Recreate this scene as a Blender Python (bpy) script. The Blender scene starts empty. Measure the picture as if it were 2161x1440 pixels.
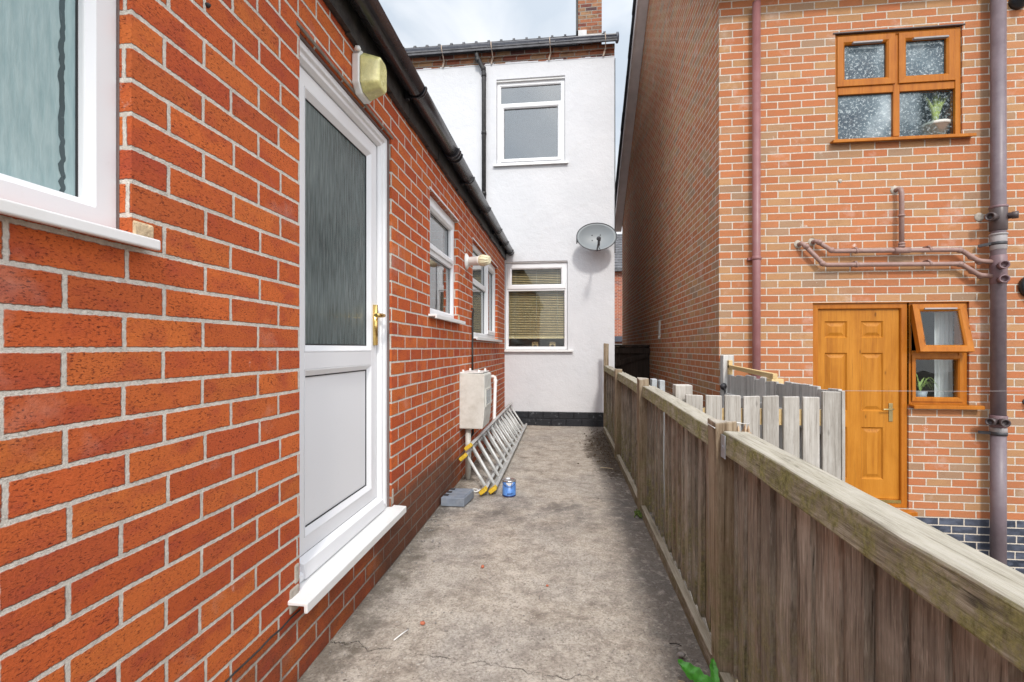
import bpy, bmesh, math, random
from mathutils import Vector, Matrix
random.seed(7)
S = bpy.context.scene
COL = S.collection
PI = math.pi

# ------------------------------------------------------------------ node helpers
class NT:
    def __init__(self, name):
        self.mat = bpy.data.materials.new(name)
        self.mat.use_nodes = True
        self.t = self.mat.node_tree
        self.t.nodes.clear()
        self.out = self.n('ShaderNodeOutputMaterial')
    def n(self, typ, **kw):
        nd = self.t.nodes.new(typ)
        for k, v in kw.items(): setattr(nd, k, v)
        return nd
    def set(self, sock, v):
        if isinstance(v, bpy.types.NodeSocket): self.t.links.new(v, sock)
        elif isinstance(v, (tuple, list)) and len(v) == 3 and sock.type == 'RGBA': sock.default_value = (*v, 1)
        else: sock.default_value = v
    def m(self, op, a, b=0.0, c=0.0):
        nd = self.n('ShaderNodeMath', operation=op)
        for i, v in enumerate((a, b, c)): self.set(nd.inputs[i], v)
        return nd.outputs[0]
    def mix(self, f, a, b, blend='MIX'):
        nd = self.n('ShaderNodeMix', data_type='RGBA', blend_type=blend)
        nd.clamp_result = False
        self.set(nd.inputs['Factor'], f); self.set(nd.inputs[6], a); self.set(nd.inputs[7], b)
        return nd.outputs[2]
    def obj(self):
        return self.n('ShaderNodeTexCoord').outputs['Object']
    def sep(self, v):
        nd = self.n('ShaderNodeSeparateXYZ'); self.set(nd.inputs[0], v); return nd.outputs
    def comb(self, x, y, z):
        nd = self.n('ShaderNodeCombineXYZ')
        for i, v in enumerate((x, y, z)): self.set(nd.inputs[i], v)
        return nd.outputs[0]
    def vscale(self, v, s):
        nd = self.n('ShaderNodeVectorMath', operation='MULTIPLY'); self.set(nd.inputs[0], v); nd.inputs[1].default_value = s
        return nd.outputs[0]
    def vadd(self, v, w):
        nd = self.n('ShaderNodeVectorMath', operation='ADD'); self.set(nd.inputs[0], v); self.set(nd.inputs[1], w)
        return nd.outputs[0]
    def noise(self, v, scale, detail=3.0, rough=0.55, dist=0.0):
        nd = self.n('ShaderNodeTexNoise')
        if v is not None: self.set(nd.inputs['Vector'], v)
        nd.inputs['Scale'].default_value = scale; nd.inputs['Detail'].default_value = detail
        nd.inputs['Roughness'].default_value = rough; nd.inputs['Distortion'].default_value = dist
        return nd
    def ramp(self, f, stops, interp='LINEAR'):
        nd = self.n('ShaderNodeValToRGB'); cr = nd.color_ramp; cr.interpolation = interp
        while len(cr.elements) < len(stops): cr.elements.new(0.5)
        for e, (p, c) in zip(cr.elements, stops):
            e.position = p
            e.color = (*c, 1) if isinstance(c, (tuple, list)) else (c, c, c, 1)
        self.set(nd.inputs[0], f)
        return nd.outputs[0]
    def mr(self, v, a, b, c=0.0, d=1.0, smooth=False):
        nd = self.n('ShaderNodeMapRange'); nd.clamp = True
        if smooth: nd.interpolation_type = 'SMOOTHSTEP'
        self.set(nd.inputs[0], v)
        for i, q in enumerate((a, b, c, d)): self.set(nd.inputs[i+1], q)
        return nd.outputs[0]
    def attr(self, name):
        return self.n('ShaderNodeAttribute', attribute_name=name).outputs['Fac']
    def bump(self, h, strength=0.5, dist=0.01):
        nd = self.n('ShaderNodeBump'); nd.inputs['Strength'].default_value = strength
        nd.inputs['Distance'].default_value = dist; self.set(nd.inputs['Height'], h)
        return nd.outputs[0]
    def bsdf(self, col, rough=0.6, metal=0.0, spec=0.5, normal=None, trans=0.0, coat=0.0, out=True):
        b = self.n('ShaderNodeBsdfPrincipled')
        self.set(b.inputs['Base Color'], col); self.set(b.inputs['Roughness'], rough)
        self.set(b.inputs['Metallic'], metal); self.set(b.inputs['Specular IOR Level'], spec)
        if normal is not None: self.set(b.inputs['Normal'], normal)
        if trans: b.inputs['Transmission Weight'].default_value = trans
        if coat: b.inputs['Coat Weight'].default_value = coat; b.inputs['Coat Roughness'].default_value = 0.15
        if out: self.t.links.new(b.outputs[0], self.out.inputs[0])
        return b.outputs[0]

def plain(name, col, rough=0.5, metal=0.0, spec=0.5, var=0.12, scale=6.0, bump=0.0, bscale=120.0, dirt=None, dirtamt=0.5, coat=0.0):
    t = NT(name); o = t.obj()
    n = t.noise(o, scale, 4, 0.6)
    lo = tuple(c*(1-var) for c in col); hi = tuple(min(1, c*(1+var)) for c in col)
    c = t.ramp(n.outputs[0], [(0.3, lo), (0.7, hi)])
    r = t.mr(n.outputs[0], 0.3, 0.7, max(0.03, rough-0.06), rough+0.08)
    if dirt:
        d = t.noise(o, scale*1.7, 6, 0.7)
        c = t.mix(t.mr(d.outputs[0], 0.42, 0.82, 0.0, dirtamt), c, dirt)
    nm = None
    if bump:
        nm = t.bump(t.noise(o, bscale, 3).outputs[0], bump, 0.004)
    t.bsdf(c, r, metal, spec, nm, coat=coat)
    return t.mat

# ------------------------------------------------------------------ brick
def brick_mat(name, palette, mortar, phase=0.0, z0=0.003, joint=0.011, smudge=(0.2, 0.03, 0.02), smudge_amt=0.5,
              pits=0.8, wob=0.003, below=None, grime=None, speck=0.4, ragged=0.003, bumpd=0.008, effl=0.0, grime_below=None, shade_soot=None):
    t = NT(name); o = t.obj(); x, y, z = t.sep(o)
    n1 = t.noise(o, 4.0, 2); n2 = t.noise(o, 85.0, 3, 0.6)
    s1 = t.sep(n1.outputs[1]); s2 = t.sep(n2.outputs[1])
    def jit(base, a, b):
        q = t.m('MULTIPLY_ADD', t.m('SUBTRACT', a, 0.5), wob*2.2, base)
        return t.m('MULTIPLY_ADD', t.m('SUBTRACT', b, 0.5), ragged*2, q)
    c = jit(t.m('ADD', t.m('ADD', x, y), phase), s1[0], s2[0])
    zz = jit(t.m('ADD', z, z0), s1[1], s2[1])
    row = t.m('FLOOR', t.m('DIVIDE', zz, 0.075))
    fz = t.m('SUBTRACT', zz, t.m('MULTIPLY', row, 0.075))
    odd = t.m('FLOORED_MODULO', row, 2.0)
    # small per-course drift of the perpends
    wr = t.n('ShaderNodeTexWhiteNoise', noise_dimensions='1D'); t.set(wr.inputs['W'], row)
    drift = t.m('MULTIPLY', t.m('SUBTRACT', wr.outputs[0], 0.5), 0.022)
    c2 = t.m('ADD', t.m('MULTIPLY_ADD', odd, 0.1125, c), drift)
    colm = t.m('FLOOR', t.m('DIVIDE', c2, 0.225))
    fc = t.m('SUBTRACT', c2, t.m('MULTIPLY', colm, 0.225))
    dz = t.m('MINIMUM', fz, t.m('SUBTRACT', 0.075, fz)); dc = t.m('MINIMUM', fc, t.m('SUBTRACT', 0.225, fc))
    d = t.m('SMOOTH_MIN', dz, dc, 0.004)
    mask = t.mr(d, joint/2-0.0012, joint/2+0.0016, 0, 1, True)
    wn = t.n('ShaderNodeTexWhiteNoise', noise_dimensions='3D'); t.set(wn.inputs['Vector'], t.comb(colm, row, 3.3))
    rc = t.sep(wn.outputs[1])
    base = t.ramp(wn.outputs[0], palette)
    loc = t.vadd(o, t.vscale(wn.outputs[1], (7, 9, 11)))
    base = t.mix(t.m('MULTIPLY', 1.0, t.mr(rc[1], 0, 1, 0.0, 0.16)), base, (0.05, 0.02, 0.015))
    sm = t.noise(t.vscale(loc, (1, 1, 1.8)), 9.0, 3, 0.55)
    base = t.mix(t.mr(sm.outputs[0], 0.48, 0.72, 0, smudge_amt), base, smudge)
    dash = t.noise(t.vscale(loc, (120, 120, 300)), 1.0, 3, 0.65)
    dk = t.mr(dash.outputs[0], 0.56, 0.68, 0, pits)
    dkm = t.m('MULTIPLY', dk, t.mr(t.noise(loc, 20, 2).outputs[0], 0.35, 0.55, 0.35, 1))
    base = t.mix(dkm, base, tuple(c_*0.3 for c_ in smudge))
    fine = t.noise(o, 420.0, 2, 0.7)
    base = t.mix(t.mr(fine.outputs[0], 0.66, 0.8, 0, speck), base, (0.62, 0.5, 0.42))
    base = t.mix(t.mr(t.noise(o, 140.0, 3).outputs[0], 0.3, 0.7, 0, 0.25), base, tuple(c_*0.55 for c_ in palette[0][1]))
    if effl:
        e2_ = t.noise(o, 5.5, 6, 0.75)
        base = t.mix(t.mr(e2_.outputs[0], 0.66, 0.72, 0, effl*1.8), base, (0.78, 0.71, 0.66))
        e = t.noise(o, 2.6, 5, 0.65)
        base = t.mix(t.mr(e.outputs[0], 0.58, 0.75, 0, effl), base, (0.75, 0.66, 0.6))
    mn = t.noise(o, 60.0, 4, 0.7)
    mcol = t.ramp(mn.outputs[0], [(0.3, tuple(c_*0.76 for c_ in mortar)), (0.7, tuple(min(1, c_*1.15) for c_ in mortar))])
    mcol = t.mix(t.mr(t.noise(o, 6.0, 4, 0.7).outputs[0], 0.50, 0.72, 0, 0.45), mcol, tuple(c_*0.6 for c_ in mortar))
    if below is not None:
        zb, bl, bd = below
        bb = t.ramp(wn.outputs[0], [(0, bd), (1, bl)])
        bm = t.mr(zz, zb-0.0005, zb+0.0005, 1, 0)
        base = t.mix(bm, base, t.mix(t.mr(sm.outputs[0], 0.45, 0.7, 0, 0.5), bb, (0.16, 0.18, 0.24)))
    col = t.mix(mask, mcol, base)
    if grime is not None:      # a damp dirty patch low on the wall: (y centre, y half-length, z top)
        yc, yh, zt = grime
        gn = t.noise(t.vscale(o, (1, 1, 2.0)), 3.2, 5, 0.65)
        a = t.mr(t.m('ABSOLUTE', t.m('SUBTRACT', y, yc)), yh*0.35, yh, 1, 0, True)
        b_ = t.mr(z, zt*0.35, zt, 1, 0, True)
        g = t.mr(t.m('MULTIPLY', t.m('MULTIPLY', a, b_), t.m('ADD', gn.outputs[0], 0.35)), 0.25, 0.75, 0, 0.75)
        col = t.mix(g, col, (0.085, 0.06, 0.042))
    if grime_below is not None:
        gn = t.noise(o, 7, 5, 0.7)
        g = t.m('MULTIPLY', t.mr(z, grime_below-0.02, grime_below, 1, 0), t.mr(gn.outputs[0], 0.35, 0.65, 0.15, 0.6))
        col = t.mix(g, col, (0.10, 0.045, 0.03))
    if shade_soot is not None:  # unused: passage shade plus black weathering painted into the colour, deeper with y
        gn = t.noise(t.vscale(o, (1, 0.8, 0.8)), 0.9, 4, 0.6)
        a = t.mr(t.m('MULTIPLY_ADD', t.m('SUBTRACT', gn.outputs[0], 0.5), 6.0, y), shade_soot[0], shade_soot[1], 0, shade_soot[2], True)
        a = t.m('MULTIPLY', a, t.mr(x, 1.56, 1.6, 1, 0))
        col = t.mix(a, col, (0.035, 0.028, 0.026))
    h = t.m('ADD', t.m('MULTIPLY', mask, 1.0), t.m('MULTIPLY', dkm, -0.35))
    h = t.m('ADD', h, t.m('MULTIPLY', t.noise(o, 160.0, 3, 0.7).outputs[0], 0.35))
    nm = t.bump(h, 0.7, bumpd)
    t.bsdf(col, 0.88, 0, 0.25, nm)
    return t.mat

# ------------------------------------------------------------------ wood
def wood_mat(name, axis, dark, mid, light, moss=None, moss_amt=0.0, across=55.0, along=1.6, rough=0.85, bleach=None, crack=0.75, moss_low=None, spread=0.5, warm=None, warm_amt=0.0):
    t = NT(name); o = t.obj(); r = t.attr('rnd')
    sc = [across, across, across]; sc[axis] = along
    off = t.comb(t.m('MULTIPLY', r, 31.7), t.m('MULTIPLY', r, 17.3), t.m('MULTIPLY', r, 23.9))
    oo = t.vadd(o, off)
    v = t.vscale(oo, tuple(sc))
    g = t.noise(v, 1.0, 6, 0.62, 0.35)
    v2 = t.vscale(oo, tuple(s*(0.28 if i != axis else 0.8) for i, s in enumerate(sc)))
    g2 = t.noise(v2, 1.0, 4, 0.6, 0.8)
    v3 = t.vscale(oo, tuple(s*(3.6 if i != axis else 1.6) for i, s in enumerate(sc)))
    g3 = t.noise(v3, 1.0, 4, 0.75)
    f = t.m('ADD', t.m('MULTIPLY', g.outputs[0], 0.32), t.m('MULTIPLY_ADD', g2.outputs[0], 0.30, t.m('MULTIPLY', g3.outputs[0], 0.38)))
    c = t.ramp(f, [(0.39, dark), (0.5, mid), (0.61, light)])
    c = t.mix(t.mr(r, 0, 1, 0, spread), c, tuple(q*0.5 for q in mid))
    if warm:
        wr2 = t.n('ShaderNodeTexWhiteNoise', noise_dimensions='1D'); t.set(wr2.inputs['W'], t.m('MULTIPLY', r, 91.7))
        wz = t.noise(t.vscale(oo, tuple(9.0 if i != axis else 1.6 for i in range(3))), 1.0, 4, 0.6)
        wf = t.m('MULTIPLY', t.mr(wr2.outputs[0], 0.35, 0.9, 0.15, 1), t.mr(wz.outputs[0], 0.42, 0.6, 0, warm_amt))
        c = t.mix(wf, c, t.mix(f, tuple(q*0.55 for q in warm), tuple(q*1.35 for q in warm)))
    bl = t.noise(oo, 3.4, 4, 0.6)
    c = t.mix(t.mr(bl.outputs[0], 0.5, 0.7, 0, 0.45), c, light)
    c = t.mix(t.mr(g3.outputs[0], 0.6, 0.72, 0, 0.6), c, tuple(q*0.45 for q in dark))
    cr = t.mr(g.outputs[0], 0.30, 0.40, 1, 0)
    ml = t.noise(t.vscale(oo, tuple(7.0 if i != axis else 2.2 for i in range(3))), 1.0, 5, 0.7)
    c = t.mix(t.mr(ml.outputs[0], 0.5, 0.66, 0, 0.55*crack), c, tuple(q*0.8 for q in dark))
    c = t.mix(t.m('MULTIPLY', cr, crack), c, tuple(q*0.22 for q in dark))
    vk = t.vscale(oo, tuple(9.0 if i != axis else 3.2 for i in range(3)))
    vo = t.n('ShaderNodeTexVoronoi'); t.set(vo.inputs['Vector'], vk); vo.inputs['Scale'].default_value = 1.0
    fl = t.noise(t.vscale(oo, tuple(150.0 if i != axis else 16.0 for i in range(3))), 1.0, 3, 0.65)
    c = t.mix(t.mr(fl.outputs[0], 0.58, 0.70, 0, 0.6*crack), c, tuple(q*0.4 for q in dark))
    c = t.mix(t.mr(fl.outputs[0], 0.42, 0.32, 0, 0.4*crack), c, tuple(min(1, q*1.15) for q in light))
    kn = t.mr(t.m('ADD', vo.outputs['Distance'], t.m('MULTIPLY', t.m('SUBTRACT', g3.outputs[0], 0.5), 0.08)), 0.04, 0.10, 1, 0)
    c = t.mix(t.m('MULTIPLY', kn, 0.8), c, tuple(q*0.3 for q in dark))
    nz = t.sep(t.n('ShaderNodeNewGeometry').outputs['Normal'])[2]
    if moss:
        mn = t.noise(o, 13.0, 8, 0.78)
        mf = t.mr(mn.outputs[0], 0.43, 0.58, 0, moss_amt)
        mf = t.m('MULTIPLY', mf, t.mr(nz, 0.3, 0.7, 1, 0.12))
        if moss_low is not None:
            zz = t.sep(o)[2]
            mf = t.m('MULTIPLY', mf, t.mr(zz, moss_low*0.2, moss_low, 1, 0.0, True))
        mc = t.mix(t.mr(t.noise(o, 75, 4, 0.7).outputs[0], 0.35, 0.65), tuple(q*0.55 for q in moss), tuple(min(1, q*1.4) for q in moss))
        c = t.mix(mf, c, mc)
    if bleach:
        bf = t.m('MULTIPLY', t.mr(nz, 0.3, 0.8, 0, 0.8), t.mr(f, 0.38, 0.6, 0.3, 1.0))
        c = t.mix(bf, c, bleach)
    h = t.m('ADD', t.m('MULTIPLY', g.outputs[0], 0.7), t.m('MULTIPLY', g3.outputs[0], 0.3))
    t.bsdf(c, rough, 0, 0.2, t.bump(h, 0.8, 0.004))
    return t.mat

def glass_clear(name, tint=(0.9, 0.95, 0.95), refl=0.07, dark=0.0):
    t = NT(name)
    lw = t.n('ShaderNodeLayerWeight'); lw.inputs[0].default_value = 0.5
    f = t.m('MULTIPLY_ADD', t.m('POWER', lw.outputs['Facing'], 4.0), 0.85, refl)
    gl = t.n('ShaderNodeBsdfGlossy'); gl.inputs['Roughness'].default_value = 0.01
    nm = t.bump(t.noise(t.obj(), 2.2, 2).outputs[0], 0.05, 0.02); t.set(gl.inputs['Normal'], nm)
    tr = t.n('ShaderNodeBsdfTransparent'); t.set(tr.inputs[0], tint)
    mx = t.n('ShaderNodeMixShader'); t.set(mx.inputs[0], f)
    t.t.links.new(tr.outputs[0], mx.inputs[1]); t.t.links.new(gl.outputs[0], mx.inputs[2])
    t.t.links.new(mx.outputs[0], t.out.inputs[0])
    return t.mat

def glass_obscured(name, lo, hi, vs, bump=0.5, rough=0.15, see=0.0, scale=1.0, edge=0.0, big=2.2, spec=0.5):
    t = NT(name); o = t.obj()
    g = t.noise(t.vscale(o, vs), scale, 4, 0.6, 0.12)
    bg = t.noise(o, big, 3, 0.5)
    f = t.m('ADD', t.m('MULTIPLY', g.outputs[0], 0.6), t.m('MULTIPLY', bg.outputs[0], 0.4))
    c = t.ramp(f, [(0.36, lo), (0.64, hi)])
    nm = t.bump(g.outputs[0], bump, 0.006)
    b = t.bsdf(c, rough, 0, spec, nm, out=not see)
    if see:
        tr = t.n('ShaderNodeBsdfTransparent'); tr.inputs[0].default_value = (0.92, 0.96, 0.95, 1)
        mx = t.n('ShaderNodeMixShader'); t.set(mx.inputs[0], t.mr(g.outputs[0], 0.4, 0.6, see, see*0.35))
        t.t.links.new(b, mx.inputs[1]); t.t.links.new(tr.outputs[0], mx.inputs[2]); t.t.links.new(mx.outputs[0], t.out.inputs[0])
    return t.mat

# ------------------------------------------------------------------ mesh builder
class MB:
    def __init__(self): self.v = []; self.f = []; self.r = []; self.mi = []; self.sm = []
    def face(self, idx, rnd=0.0, mi=0, sm=False):
        self.f.append(idx); self.r.append(rnd); self.mi.append(mi); self.sm.append(sm)
    def hexa(self, p, rnd=0.0, mi=0):
        b = len(self.v); self.v += [tuple(q) for q in p]
        for q in ((0, 3, 2, 1), (4, 5, 6, 7), (0, 1, 5, 4), (1, 2, 6, 5), (2, 3, 7, 6), (3, 0, 4, 7)):
            self.face([b+i for i in q], rnd, mi)
    def box(self, x0, x1, y0, y1, z0, z1, rnd=0.0, mi=0):
        self.hexa([(x0, y0, z0), (x1, y0, z0), (x1, y1, z0), (x0, y1, z0), (x0, y0, z1), (x1, y0, z1), (x1, y1, z1), (x0, y1, z1)], rnd, mi)
    def bar(self, p0, p1, up, w, h, rnd=0.0, mi=0):
        """rectangular bar from p0 to p1; h along up, w across"""
        p0 = Vector(p0); p1 = Vector(p1); d = (p1-p0).normalized(); up = Vector(up); s = d.cross(up).normalized(); u = s.cross(d).normalized()
        pts = []
        for p in (p0, p1):
            pts.append([p - s*w/2 - u*h/2, p + s*w/2 - u*h/2, p + s*w/2 + u*h/2, p - s*w/2 + u*h/2])
        a, b = pts
        self.hexa([a[0], a[1], a[2], a[3], b[0], b[1], b[2], b[3]], rnd, mi)
    def tube(self, pts, r, n=12, rnd=0.0, mi=0, caps=True, sm=True):
        pts = [Vector(p) for p in pts]; rs = r if isinstance(r, (list, tuple)) else [r]*len(pts)
        prev = None; base = len(self.v)
        for i, p in enumerate(pts):
            d = (pts[min(i+1, len(pts)-1)] - pts[max(i-1, 0)]).normalized()
            if prev is None:
                a = Vector((0, 0, 1)) if abs(d.z) < 0.9 else Vector((1, 0, 0)); prev = d.cross(a).normalized()
            else:
                prev = (prev - d*prev.dot(d)).normalized()
            q = d.cross(prev)
            for k in range(n):
                an = 2*PI*k/n
                self.v.append(tuple(p + prev*math.cos(an)*rs[i] + q*math.sin(an)*rs[i]))
        for i in range(len(pts)-1):
            for k in range(n):
                a = base+i*n+k; b = base+i*n+(k+1) % n
                self.face([a, b, b+n, a+n], rnd, mi, sm)
        if caps:
            self.face([base+k for k in range(n)][::-1], rnd, mi)
            e = base+(len(pts)-1)*n
            self.face([e+k for k in range(n)], rnd, mi)
    def lathe(self, prof, origin, axis, n=24, rnd=0.0, mi=0, sm=True):
        """prof: list of (radius, distance along axis)"""
        o = Vector(origin); d = Vector(axis).normalized()
        a = Vector((0, 0, 1)) if abs(d.z) < 0.9 else Vector((1, 0, 0)); p = d.cross(a).normalized(); q = d.cross(p)
        base = len(self.v)
        for (r, h) in prof:
            for k in range(n):
                an = 2*PI*k/n
                self.v.append(tuple(o + d*h + (p*math.cos(an)+q*math.sin(an))*r))
        for i in range(len(prof)-1):
            for k in range(n):
                a = base+i*n+k; b = base+i*n+(k+1) % n
                self.face([a, b, b+n, a+n], rnd, mi, sm)
        if prof[0][0] > 1e-4: self.face([base+k for k in range(n)][::-1], rnd, mi)
        if prof[-1][0] > 1e-4:
            e = base+(len(prof)-1)*n; self.face([e+k for k in range(n)], rnd, mi)
    def grid(self, fn, nu, nv, rnd=0.0, mi=0, sm=True):
        b = len(self.v)
        for i in range(nu+1):
            for j in range(nv+1): self.v.append(tuple(fn(i/nu, j/nv)))
        for i in range(nu):
            for j in range(nv):
                a = b+i*(nv+1)+j
                self.face([a, a+nv+1, a+nv+2, a+1], rnd, mi, sm)
    def prism(self, poly, vec, rnd=0.0, mi=0):
        b = len(self.v); n = len(poly); vec = Vector(vec)
        self.v += [tuple(p) for p in poly] + [tuple(Vector(p)+vec) for p in poly]
        self.face(list(range(b, b+n))[::-1], rnd, mi); self.face(list(range(b+n, b+2*n)), rnd, mi)
        for k in range(n):
            j = (k+1) % n
            self.face([b+k, b+j, b+n+j, b+n+k], rnd, mi)
    def blob(self, c, r, n=7, rnd=0.0, mi=0, squash=1.0):
        rings = 4; b = len(self.v)
        for i in range(rings+1):
            th = PI*i/rings
            for k in range(n):
                ph = 2*PI*k/n
                q = r[0]*(0.8+0.4*random.random()), r[1]*(0.8+0.4*random.random()), r[2]*(0.85+0.3*random.random())
                self.v.append((c[0]+q[0]*math.sin(th)*math.cos(ph), c[1]+q[1]*math.sin(th)*math.sin(ph), c[2]+q[2]*math.cos(th)))
        for i in range(rings):
            for k in range(n):
                a = b+i*n+k; d = b+i*n+(k+1) % n
                self.face([a, d, d+n, a+n], rnd, mi, True)
    def build(self, name, mats, parent=None, bevel=0.0, seg=2, recalc=True):
        me = bpy.data.meshes.new(name)
        me.from_pydata(self.v, [], self.f)
        if recalc:
            bm = bmesh.new(); bm.from_mesh(me)
            bmesh.ops.recalc_face_normals(bm, faces=bm.faces); bm.to_mesh(me); bm.free()
        at = me.attributes.new('rnd', 'FLOAT', 'FACE'); at.data.foreach_set('value', self.r)
        me.polygons.foreach_set('material_index', self.mi)
        me.polygons.foreach_set('use_smooth', self.sm)
        if not isinstance(mats, (list, tuple)): mats = [mats]
        for m in mats: me.materials.append(m)
        o = bpy.data.objects.new(name, me); COL.objects.link(o)
        if parent is not None:
            o.parent = parent
            if parent.type == 'EMPTY': o.matrix_parent_inverse = Matrix.Translation(-Vector(parent.location))
        if bevel:
            md = o.modifiers.new('bevel', 'BEVEL'); md.width = bevel; md.segments = seg; md.limit_method = 'ANGLE'; md.angle_limit = math.radians(40)
            md.harden_normals = False
        return o

def thing(name, label, cat, loc=(0, 0, 0), group=None):
    o = bpy.data.objects.new(name, None); COL.objects.link(o); o.location = loc
    o.empty_display_size = 0.1
    o['label'] = label; o['category'] = cat
    if group: o['group'] = group
    return o
def tag(o, label, cat, group=None):
    o['label'] = label; o['category'] = cat
    if group: o['group'] = group
    return o
def structure(o): o['kind'] = 'structure'; return o
def lab(o, s): o['label'] = s; return o

# plane maps: (a along the wall, b up, depth into the wall)
def PL(c):  return lambda a, b, d: (c - d, a, b)       # wall facing +X
def PF(c):  return lambda a, b, d: (a, c + d, b)       # wall facing -Y
def PQ(P, mb, a0, a1, b0, b1, d0, d1, rnd=0.0, mi=0):
    mb.hexa([P(a0, b0, d0), P(a1, b0, d0), P(a1, b0, d1), P(a0, b0, d1), P(a0, b1, d0), P(a1, b1, d0), P(a1, b1, d1), P(a0, b1, d1)], rnd, mi)
def ring(P, mb, a0, a1, b0, b1, prof, rnd=0.0, mi=0):
    """mitred frame; prof = list of (inset, depth)"""
    b = len(mb.v)
    for (w, d) in prof:
        mb.v += [P(a0+w, b0+w, d), P(a1-w, b0+w, d), P(a1-w, b1-w, d), P(a0+w, b1-w, d)]
    for i in range(len(prof)-1):
        for k in range(4):
            j = (k+1) % 4
            mb.face([b+i*4+k, b+i*4+j, b+i*4+4+j, b+i*4+4+k], rnd + k*0.21, mi)
def wall_grid(P, mb, a0, a1, b0, b1, holes, t, mi=0):
    A = sorted({a0, a1, *[h[0] for h in holes], *[h[1] for h in holes]}); B = sorted({b0, b1, *[h[2] for h in holes], *[h[3] for h in holes]})
    A = [a for a in A if a0 <= a <= a1]; B = [b for b in B if b0 <= b <= b1]
    inh = lambda a, b: any(h[0] < a < h[1] and h[2] < b < h[3] for h in holes)
    def q(p): 
        n = len(mb.v); mb.v += p; mb.face([n, n+1, n+2, n+3], 0.0, mi)
    for i in range(len(A)-1):
        for j in range(len(B)-1):
            if inh((A[i]+A[i+1])/2, (B[j]+B[j+1])/2): continue
            q([P(A[i], B[j], 0), P(A[i+1], B[j], 0), P(A[i+1], B[j+1], 0), P(A[i], B[j+1], 0)])
            q([P(A[i], B[j], t), P(A[i], B[j+1], t), P(A[i+1], B[j+1], t), P(A[i+1], B[j], t)])
    for (h0, h1, g0, g1) in holes + [(a0, a1, b0, b1)]:
        for (p, r) in (((h0, g0), (h0, g1)), ((h1, g0), (h1, g1)), ((h0, g0), (h1, g0)), ((h0, g1), (h1, g1))):
            q([P(p[0], p[1], 0), P(r[0], r[1], 0), P(r[0], r[1], t), P(p[0], p[1], t)])

# ------------------------------------------------------------------ materials
RED = brick_mat('red_wirecut_brick', [(0, (0.52, 0.100, 0.028)), (0.4, (0.60, 0.130, 0.034)), (0.75, (0.63, 0.165, 0.038)), (1, (0.46, 0.082, 0.030))],
                (0.60, 0.555, 0.49), phase=0.7165, joint=0.0100, smudge=(0.33, 0.05, 0.035), grime=(3.15, 1.4, 0.62), speck=0.3, pits=0.95, smudge_amt=0.62, effl=0.22, grime_below=0.245)
NBR = brick_mat('orange_buff_brick', [(0, (0.52, 0.20, 0.085)), (0.38, (0.48, 0.165, 0.07)), (0.44, (0.50, 0.285, 0.14)), (0.62, (0.46, 0.25, 0.115)), (0.68, (0.46, 0.16, 0.07)), (0.88, (0.52, 0.235, 0.105)), (0.93, (0.34, 0.235, 0.155)), (1, (0.43, 0.25, 0.13))],
                (0.60, 0.53, 0.45), phase=0.08, z0=0.443, joint=0.0105, smudge=(0.34, 0.17, 0.09), smudge_amt=0.4, pits=0.5, speck=0.35,
                below=(-0.0005, (0.055, 0.062, 0.085), (0.025, 0.03, 0.045)), effl=0.35)
OLD = brick_mat('old_weathered_brick', [(0, (0.30, 0.09, 0.05)), (0.4, (0.40, 0.16, 0.08)), (0.6, (0.38, 0.24, 0.13)), (0.85, (0.22, 0.07, 0.05)), (1, (0.06, 0.05, 0.06))],
                (0.30, 0.27, 0.23), smudge=(0.07, 0.04, 0.035), smudge_amt=0.7, ragged=0.006, wob=0.006, joint=0.014)
FARB = brick_mat('far_red_brick', [(0, (0.46, 0.13, 0.07)), (0.6, (0.50, 0.17, 0.09)), (1, (0.22, 0.10, 0.09))], (0.5, 0.44, 0.38), smudge=(0.3, 0.1, 0.07))
FENCE = wood_mat('weathered_brown_board', 2, (0.125, 0.104, 0.083), (0.33, 0.285, 0.23), (0.60, 0.545, 0.465), moss=(0.235, 0.22, 0.095), moss_amt=0.8, moss_low=0.7, across=105, along=5.0, spread=0.85, warm=(0.25, 0.135, 0.08), warm_amt=0.55)
RAIL = wood_mat('weathered_rail_wood', 1, (0.14, 0.122, 0.082), (0.34, 0.31, 0.225), (0.53, 0.495, 0.39), moss=(0.25, 0.245, 0.10), moss_amt=1.0, bleach=(0.44, 0.41, 0.36), across=105, along=6.0, spread=0.15)
POST = wood_mat('weathered_post_wood', 2, (0.13, 0.09, 0.055), (0.27, 0.205, 0.135), (0.42, 0.35, 0.26), moss=(0.17, 0.17, 0.07), moss_amt=0.6, moss_low=0.7, bleach=(0.46, 0.43, 0.38), across=90, along=1.6, spread=0.3)
GREYW = wood_mat('silvered_picket_wood', 2, (0.26, 0.235, 0.205), (0.42, 0.39, 0.35), (0.56, 0.535, 0.50), across=48, along=1.4, spread=0.28, crack=0.5, bleach=(0.58, 0.56, 0.52))
GREYD = wood_mat('grey_gate_wood', 2, (0.28, 0.27, 0.255), (0.50, 0.49, 0.47), (0.66, 0.65, 0.625), across=48, along=1.4, spread=0.35, crack=0.6)
NEWW = wood_mat('fresh_pale_timber', 1, (0.50, 0.34, 0.15), (0.62, 0.45, 0.22), (0.72, 0.56, 0.32), across=40, along=1.5, spread=0.2, crack=0.2)
GRAVB = wood_mat('mossy_gravel_board', 1, (0.11, 0.085, 0.05), (0.21, 0.175, 0.12), (0.44, 0.40, 0.33), moss=(0.14, 0.12, 0.05), moss_amt=0.7, bleach=(0.45, 0.41, 0.33), across=50, along=3.0, spread=0.2)
DARKW = wood_mat('dark_brown_gate_wood', 2, (0.02, 0.014, 0.011), (0.04, 0.028, 0.022), (0.06, 0.045, 0.037), across=45, along=1.5)
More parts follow.
